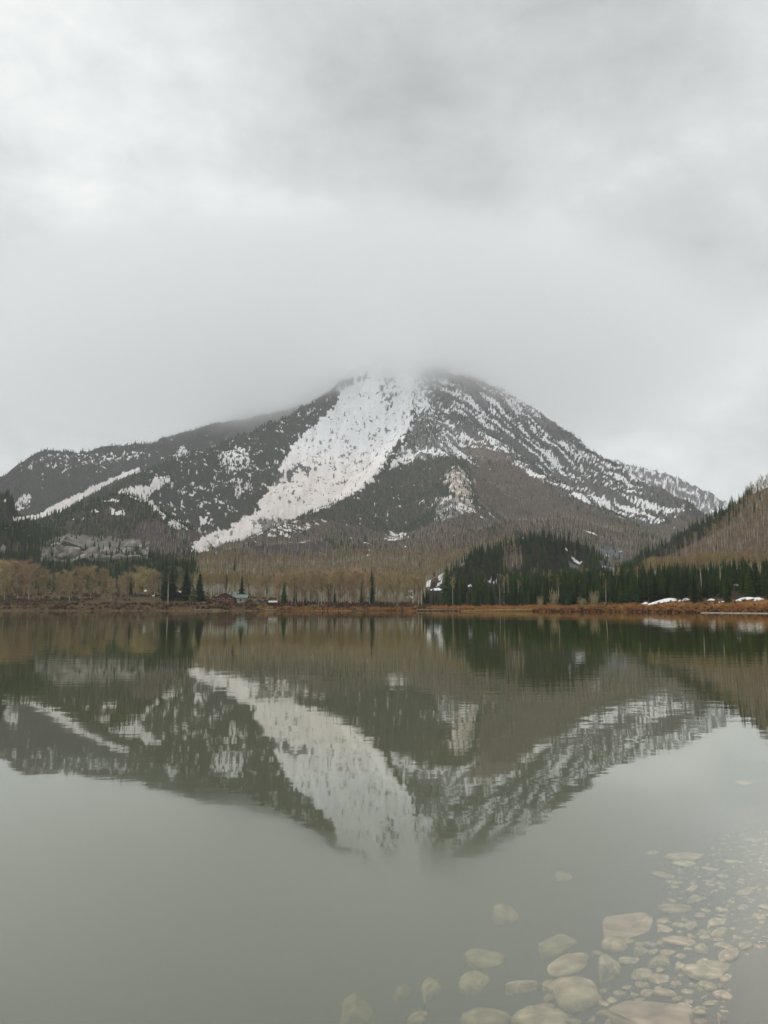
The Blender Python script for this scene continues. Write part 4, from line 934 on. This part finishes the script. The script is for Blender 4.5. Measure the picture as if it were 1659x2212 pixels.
def log(u0, u1, v_, Y, rad, label):
    a = at(u0, v_, Y); b = at(u1, v_, Y - .6); mb = MB(); mid_ = [(a + (b - a) * t + np.array([0, 0, random.uniform(-.03, .03)])) for t in (0, .3, .65, 1)]
    o = empty('driftwood_log', tuple(a)); 
    for i in range(3): mb.cone(Vector(mid_[i] - a), Vector(mid_[i + 1] - a), rad * (1 - .2 * i), rad * (.8 - .2 * i), 7)
    link('trunk', mb.mesh('log', M['driftwood'], True), o); mb = MB(); mb.cone(Vector(mid_[1] - a), Vector(mid_[1] - a + np.array([.5, -.2, .55])), rad * .4, rad * .15, 5)
    link('branch', mb.mesh('branch', M['driftwood'], True), o); tag(o, label, 'log')
log(900, 992, 1317.0, 365, .16, 'long pale driftwood log at the waterline left of the yellow reeds')
log(572, 602, 1317.0, 395, .14, 'short pale driftwood log at the waterline below the middle wood')
log(420, 480, 1317.0, 396, .12, 'slim pale driftwood log at the waterline below the red lodge')

# ------------------------------------------------------------------ granite outcrop on the left
oc = hit(190, 1200); out_ = empty('rock_outcrop', tuple(oc)); tag(out_, 'pale granite outcrop of rounded boulders above the green belt at left', 'rock outcrop')
RK = [(150, 1168, 62, 26), (118, 1172, 30, 22), (190, 1172, 34, 22), (128, 1188, 46, 24), (160, 1188, 40, 28), (135, 1197, 30, 18), (195, 1190, 40, 22), (222, 1186, 34, 20), (248, 1190, 30, 18), (212, 1200, 36, 18), (240, 1203, 36, 16), (275, 1188, 34, 22),
      (282, 1170, 34, 20), (302, 1178, 20, 12), (262, 1200, 34, 18), (290, 1204, 44, 16), (100, 1200, 22, 16), (85, 1206, 18, 12), (178, 1203, 32, 14), (312, 1192, 18, 12), (110, 1185, 18, 14)]
rock_me = []
for i in range(6):
    q = (BLOCK[:3] + SLAB[:2] + ROUND[:1])[i].copy(); q.materials.clear(); q.materials.append(M['granite']); rock_me.append(q)
for i, (a, b, w, h) in enumerate(RK):
    p = hit(a, b + h * .35); Y = p[1]; o = link('rock', rock_me[i % 6], out_, tuple(p - oc)); q = random.uniform(.7, 1.2); o.scale = (w / FPX * Y * q, w / FPX * Y * .9, h / FPX * Y * random.uniform(.9, 1.35)); o.rotation_euler = (random.uniform(-.45, .25), random.uniform(-.35, .35), random.uniform(-.8, .8))
for i, (a, b, w, h, Y, l) in enumerate([(4, 1185, 20, 22, 800, 'pale boulder in the forest at the left picture edge'), (318, 1173, 14, 10, 900, 'small boulder right of the granite outcrop')]):
    p = hit(a, b + h * .3); Y = p[1]; o = link('boulder', rock_me[i], None, tuple(p)); o.scale = (w / FPX * Y, w / FPX * Y * .8, h / FPX * Y * 1.4); tag(o, l, 'boulder')

# ------------------------------------------------------------------ buildings
M['log_wall'] = noisy('log_wall', (.14, .042, .026), (.20, .065, .04), 2, .85); M['brown_roof'] = noisy('brown_roof', (.06, .04, .035), (.10, .07, .055), 2, .8)
M['green_roof'] = noisy('green_roof', (.12, .16, .135), (.17, .215, .185), 2, .5); M['pale_wall'] = noisy('pale_wall', (.42, .42, .38), (.52, .52, .47), 2, .8)
M['dark_glass'] = noisy('dark_glass', (.02, .022, .025), (.03, .032, .035), 2, .15, spec=.5); M['trim'] = noisy('trim', (.5, .47, .42), (.58, .55, .5), 2, .8); M['grey_wood'] = noisy('grey_wood', (.12, .10, .08), (.2, .17, .14), 3, .9)
def building(name, u_, Y, label, cat):
    p = at(u_, 1289, Y); z = float(ground(p[0], Y)); o = empty(name, (p[0], Y, z)); tag(o, label, cat); return o
def bpart(name, m, par, fn, smooth=False):
    mb = MB(); fn(mb); return link(name, mb.mesh(name, m if isinstance(m, list) else M[m], smooth), par)
def gable(mb, x0, x1, y0, y1, ze, zr, t, along='x'):      # two roof slabs with thickness
    if along == 'x':
        ym = (y0 + y1) / 2
        for ya, yb in ((y0, ym), (y1, ym)):
            mb.add([(x0, ya, ze), (x1, ya, ze), (x1, yb, zr), (x0, yb, zr), (x0, ya, ze + t), (x1, ya, ze + t), (x1, yb, zr + t), (x0, yb, zr + t)], [(0,1,2,3), (4,5,6,7), (0,1,5,4), (1,2,6,5), (2,3,7,6), (3,0,4,7)])
    else:
        xm = (x0 + x1) / 2
        for xa, xb in ((x0, xm), (x1, xm)):
            mb.add([(xa, y0, ze), (xa, y1, ze), (xb, y1, zr), (xb, y0, zr), (xa, y0, ze + t), (xa, y1, ze + t), (xb, y1, zr + t), (xb, y0, zr + t)], [(0,1,2,3), (4,5,6,7), (0,1,5,4), (1,2,6,5), (2,3,7,6), (3,0,4,7)])
def win(par, x_, z_, w, h, y_):
    f = bpart('window', 'trim', par, lambda mb: [mb.box((x_ - w/2 - .1, y_ - .06, z_ - .1), (x_ - w/2, y_, z_ + h + .1)), mb.box((x_ + w/2, y_ - .06, z_ - .1), (x_ + w/2 + .1, y_, z_ + h + .1)), mb.box((x_ - w/2, y_ - .06, z_ + h), (x_ + w/2, y_, z_ + h + .1)), mb.box((x_ - w/2, y_ - .06, z_ - .1), (x_ + w/2, y_, z_))])
    bpart('pane', 'dark_glass', f, lambda mb: mb.box((x_ - w/2, y_ - .03, z_), (x_ + w/2, y_ + .02, z_ + h)))
lo = building('lodge', 492, 432, 'red log lodge with brown gable and pale green metal roof end', 'house')
def lodge_wall(mb):
    mb.box((-6.6, -3, -1), (4.4, 4, 2.7)); mb.add([(-6.6, -3, 2.7), (4.4, -3, 2.7), (-1.1, -3, 5.0), (-6.6, 4, 2.7), (4.4, 4, 2.7), (-1.1, 4, 5.0)], [(0, 1, 2), (3, 5, 4)])
bpart('wall', 'log_wall', lo, lodge_wall)
bpart('roof', 'brown_roof', lo, lambda mb: gable(mb, -7.4, 5.2, -3.8, 4.8, 2.4, 5.05, .22, 'y'))
bpart('chimney', 'grey_wood', lo, lambda mb: mb.box((1.6, 1, 3.8), (2.3, 1.7, 6.1)))
for a in (-4.6, -2.0, 1.6): win(lo, a, .9, 1.3, 1.2, -3.003)
dr = bpart('door', 'grey_wood', lo, lambda mb: mb.box((-.4, -3.06, -.6), (.6, -3.003, 1.7))); bpart('handle', 'trim', dr, lambda mb: mb.box((.42, -3.12, .5), (.5, -3.06, .65)))
bpart('wing_wall', 'pale_wall', lo, lambda mb: mb.box((5.3, -2.2, -1), (9.6, 3, 2.3)))
def wing_roof(mb):
    gable(mb, 2.6, 11.6, -3.2, 3.8, 2.3, 4.3, .18, 'x')
bpart('wing_roof', 'green_roof', lo, wing_roof); win(lo, 7.6, .7, 1.1, 1.1, -2.203)
bpart('upper_roof', 'green_roof', lo, lambda mb: gable(mb, .4, 5.0, .6, 3.6, 4.6, 5.5, .15, 'x'))
cb = building('cabin', 386, 446, 'small dark cabin with whitish roof edge between the conifers', 'cabin')
bpart('wall', 'grey_wood', cb, lambda mb: mb.box((-2.2, -1.5, -1), (2.2, 2.5, 2.6))); bpart('roof', 'trim', cb, lambda mb: gable(mb, -3.2, 3.2, -2.2, 3.2, 2.5, 4.9, .25, 'y'))
bpart('gable_panel', 'grey_wood', cb, lambda mb: mb.add([(-2.2, -1.45, 2.6), (2.2, -1.45, 2.6), (0, -1.45, 4.7)], [(0, 1, 2)])); win(cb, 0, 1.0, 1.4, 1.2, -1.503)
def deck(mb):
    mb.box((-3.6, -5, .35), (6.6, -1.6, .5)); 
bpart('deck', 'grey_wood', cb, deck)
for i in range(7): bpart('post', 'trim', cb, lambda mb: mb.box((-3.5 + i * 1.65, -5, -1), (-3.38 + i * 1.65, -4.88, 1.4)))
bpart('rail', 'trim', cb, lambda mb: mb.box((-3.6, -5.03, 1.4), (6.7, -4.85, 1.5)))
sh = building('shed', 590, 416, 'tiny low shed with whitish roof beside the bare middle wood', 'shed')
bpart('wall', 'brown_roof', sh, lambda mb: mb.box((-2, -1, -1), (2, 1.6, 1.5))); bpart('roof', 'trim', sh, lambda mb: gable(mb, -2.4, 2.4, -1.5, 2.1, 1.45, 2.2, .2, 'x')); bpart('door', 'dark_glass', sh, lambda mb: mb.box((-.6, -1.05, -.5), (.5, -1.003, 1.1)))
lp = building('yard_lamp', 314, 448, 'thin pole with a pale lamp head left of the conifer pair', 'lamp')
bpart('pole', 'grey_wood', lp, lambda mb: mb.cone((0, 0, -1), (0, 0, 5.2), .07, .05, 6)); bpart('head', 'trim', lp, lambda mb: mb.cone((0, 0, 5.2), (0, 0, 5.7), .35, .2, 8))

# ------------------------------------------------------------------ cloud on the summit, haze
def cloud_material():
    m = bpy.data.materials.new('summit_cloud'); m.use_nodes = True; nt = m.node_tree; N = nt.nodes; L = nt.links; N.clear()
    out = N.new('ShaderNodeOutputMaterial'); vol = N.new('ShaderNodeVolumePrincipled'); vol.inputs['Color'].default_value = (1, 1, 1, 1); vol.inputs['Anisotropy'].default_value = 0.93
    L.new(vol.outputs[0], out.inputs['Volume'])
    geo = N.new('ShaderNodeTexCoord'); sp = N.new('ShaderNodeSeparateXYZ')
    pos = N.new('ShaderNodeNewGeometry'); L.new(pos.outputs['Position'], sp.inputs[0])
    def mth(op, a, b=None, c=None, clamp=False):
        n = N.new('ShaderNodeMath'); n.operation = op; n.use_clamp = clamp
        for i, q in enumerate((a, b, c)):
            if q is None: continue
            if isinstance(q, (int, float)): n.inputs[i].default_value = q
            else: L.new(q, n.inputs[i])
        return n.outputs[0]
    nz = N.new('ShaderNodeTexNoise'); nz.inputs['Scale'].default_value = .0034; nz.inputs['Detail'].default_value = 4; nz.inputs['Roughness'].default_value = .55; L.new(pos.outputs['Position'], nz.inputs['Vector'])
    # cloud base lower over the left shoulder
    base = mth('MULTIPLY_ADD', mth('ABSOLUTE', mth('ADD', sp.outputs['X'], 60.0)), -.34, CLOUD_BASE)
    n3 = N.new('ShaderNodeTexNoise'); n3.inputs['Scale'].default_value = .010; n3.inputs['Detail'].default_value = 3; L.new(pos.outputs['Position'], n3.inputs['Vector'])
    hgt = mth('ADD', mth('SUBTRACT', sp.outputs['Z'], base), mth('MULTIPLY', mth('SUBTRACT', n3.outputs['Fac'], .5), 320.0))
    hgt = mth('ADD', hgt, mth('MULTIPLY', mth('SUBTRACT', nz.outputs['Fac'], .5), 800.0))
    prof = N.new('ShaderNodeMapRange'); prof.interpolation_type = 'SMOOTHSTEP'; prof.inputs['From Min'].default_value = -90; prof.inputs['From Max'].default_value = 240; L.new(hgt, prof.inputs[0])
    # thins out to the rim of the cloud body
    ob = N.new('ShaderNodeVectorMath'); ob.operation = 'LENGTH'; L.new(geo.outputs['Object'], ob.inputs[0])
    rim = N.new('ShaderNodeMapRange'); rim.interpolation_type = 'SMOOTHSTEP'; rim.inputs['From Min'].default_value = 1.0; rim.inputs['From Max'].default_value = .45; L.new(ob.outputs['Value'], rim.inputs[0])
    L.new(mth('MULTIPLY', mth('MULTIPLY', prof.outputs[0], rim.outputs[0]), CLOUD_DENS), vol.inputs['Density'])
    return m
CLOUD_BASE, CLOUD_DENS = 742.0, .0095
import bmesh
bm = bmesh.new(); bmesh.ops.create_icosphere(bm, subdivisions=3, radius=1.02); cme = bpy.data.meshes.new('cloud'); bm.to_mesh(cme); bm.free(); cme.materials.append(cloud_material())
cl = link('cloud', cme, None, (-200, 2960, 1030)); cl.scale = (1900, 760, 540); tag(cl, 'pale cloud wrapped round the summit of the mountain', kind='stuff')
hm = bpy.data.materials.new('haze_air'); hm.use_nodes = True; hn = hm.node_tree; hn.nodes.clear(); ho = hn.nodes.new('ShaderNodeOutputMaterial'); hv = hn.nodes.new('ShaderNodeVolumePrincipled')
hv.inputs['Color'].default_value = (.93, .96, 1, 1); hv.inputs['Density'].default_value = .00009; hn.links.new(hv.outputs[0], ho.inputs['Volume'])
mb = MB(); mb.box((-6200, -60, -12), (6200, 5400, 2000)); hz = link('haze', mb.mesh('haze', hm)); tag(hz, 'thin grey mountain haze', kind='stuff')
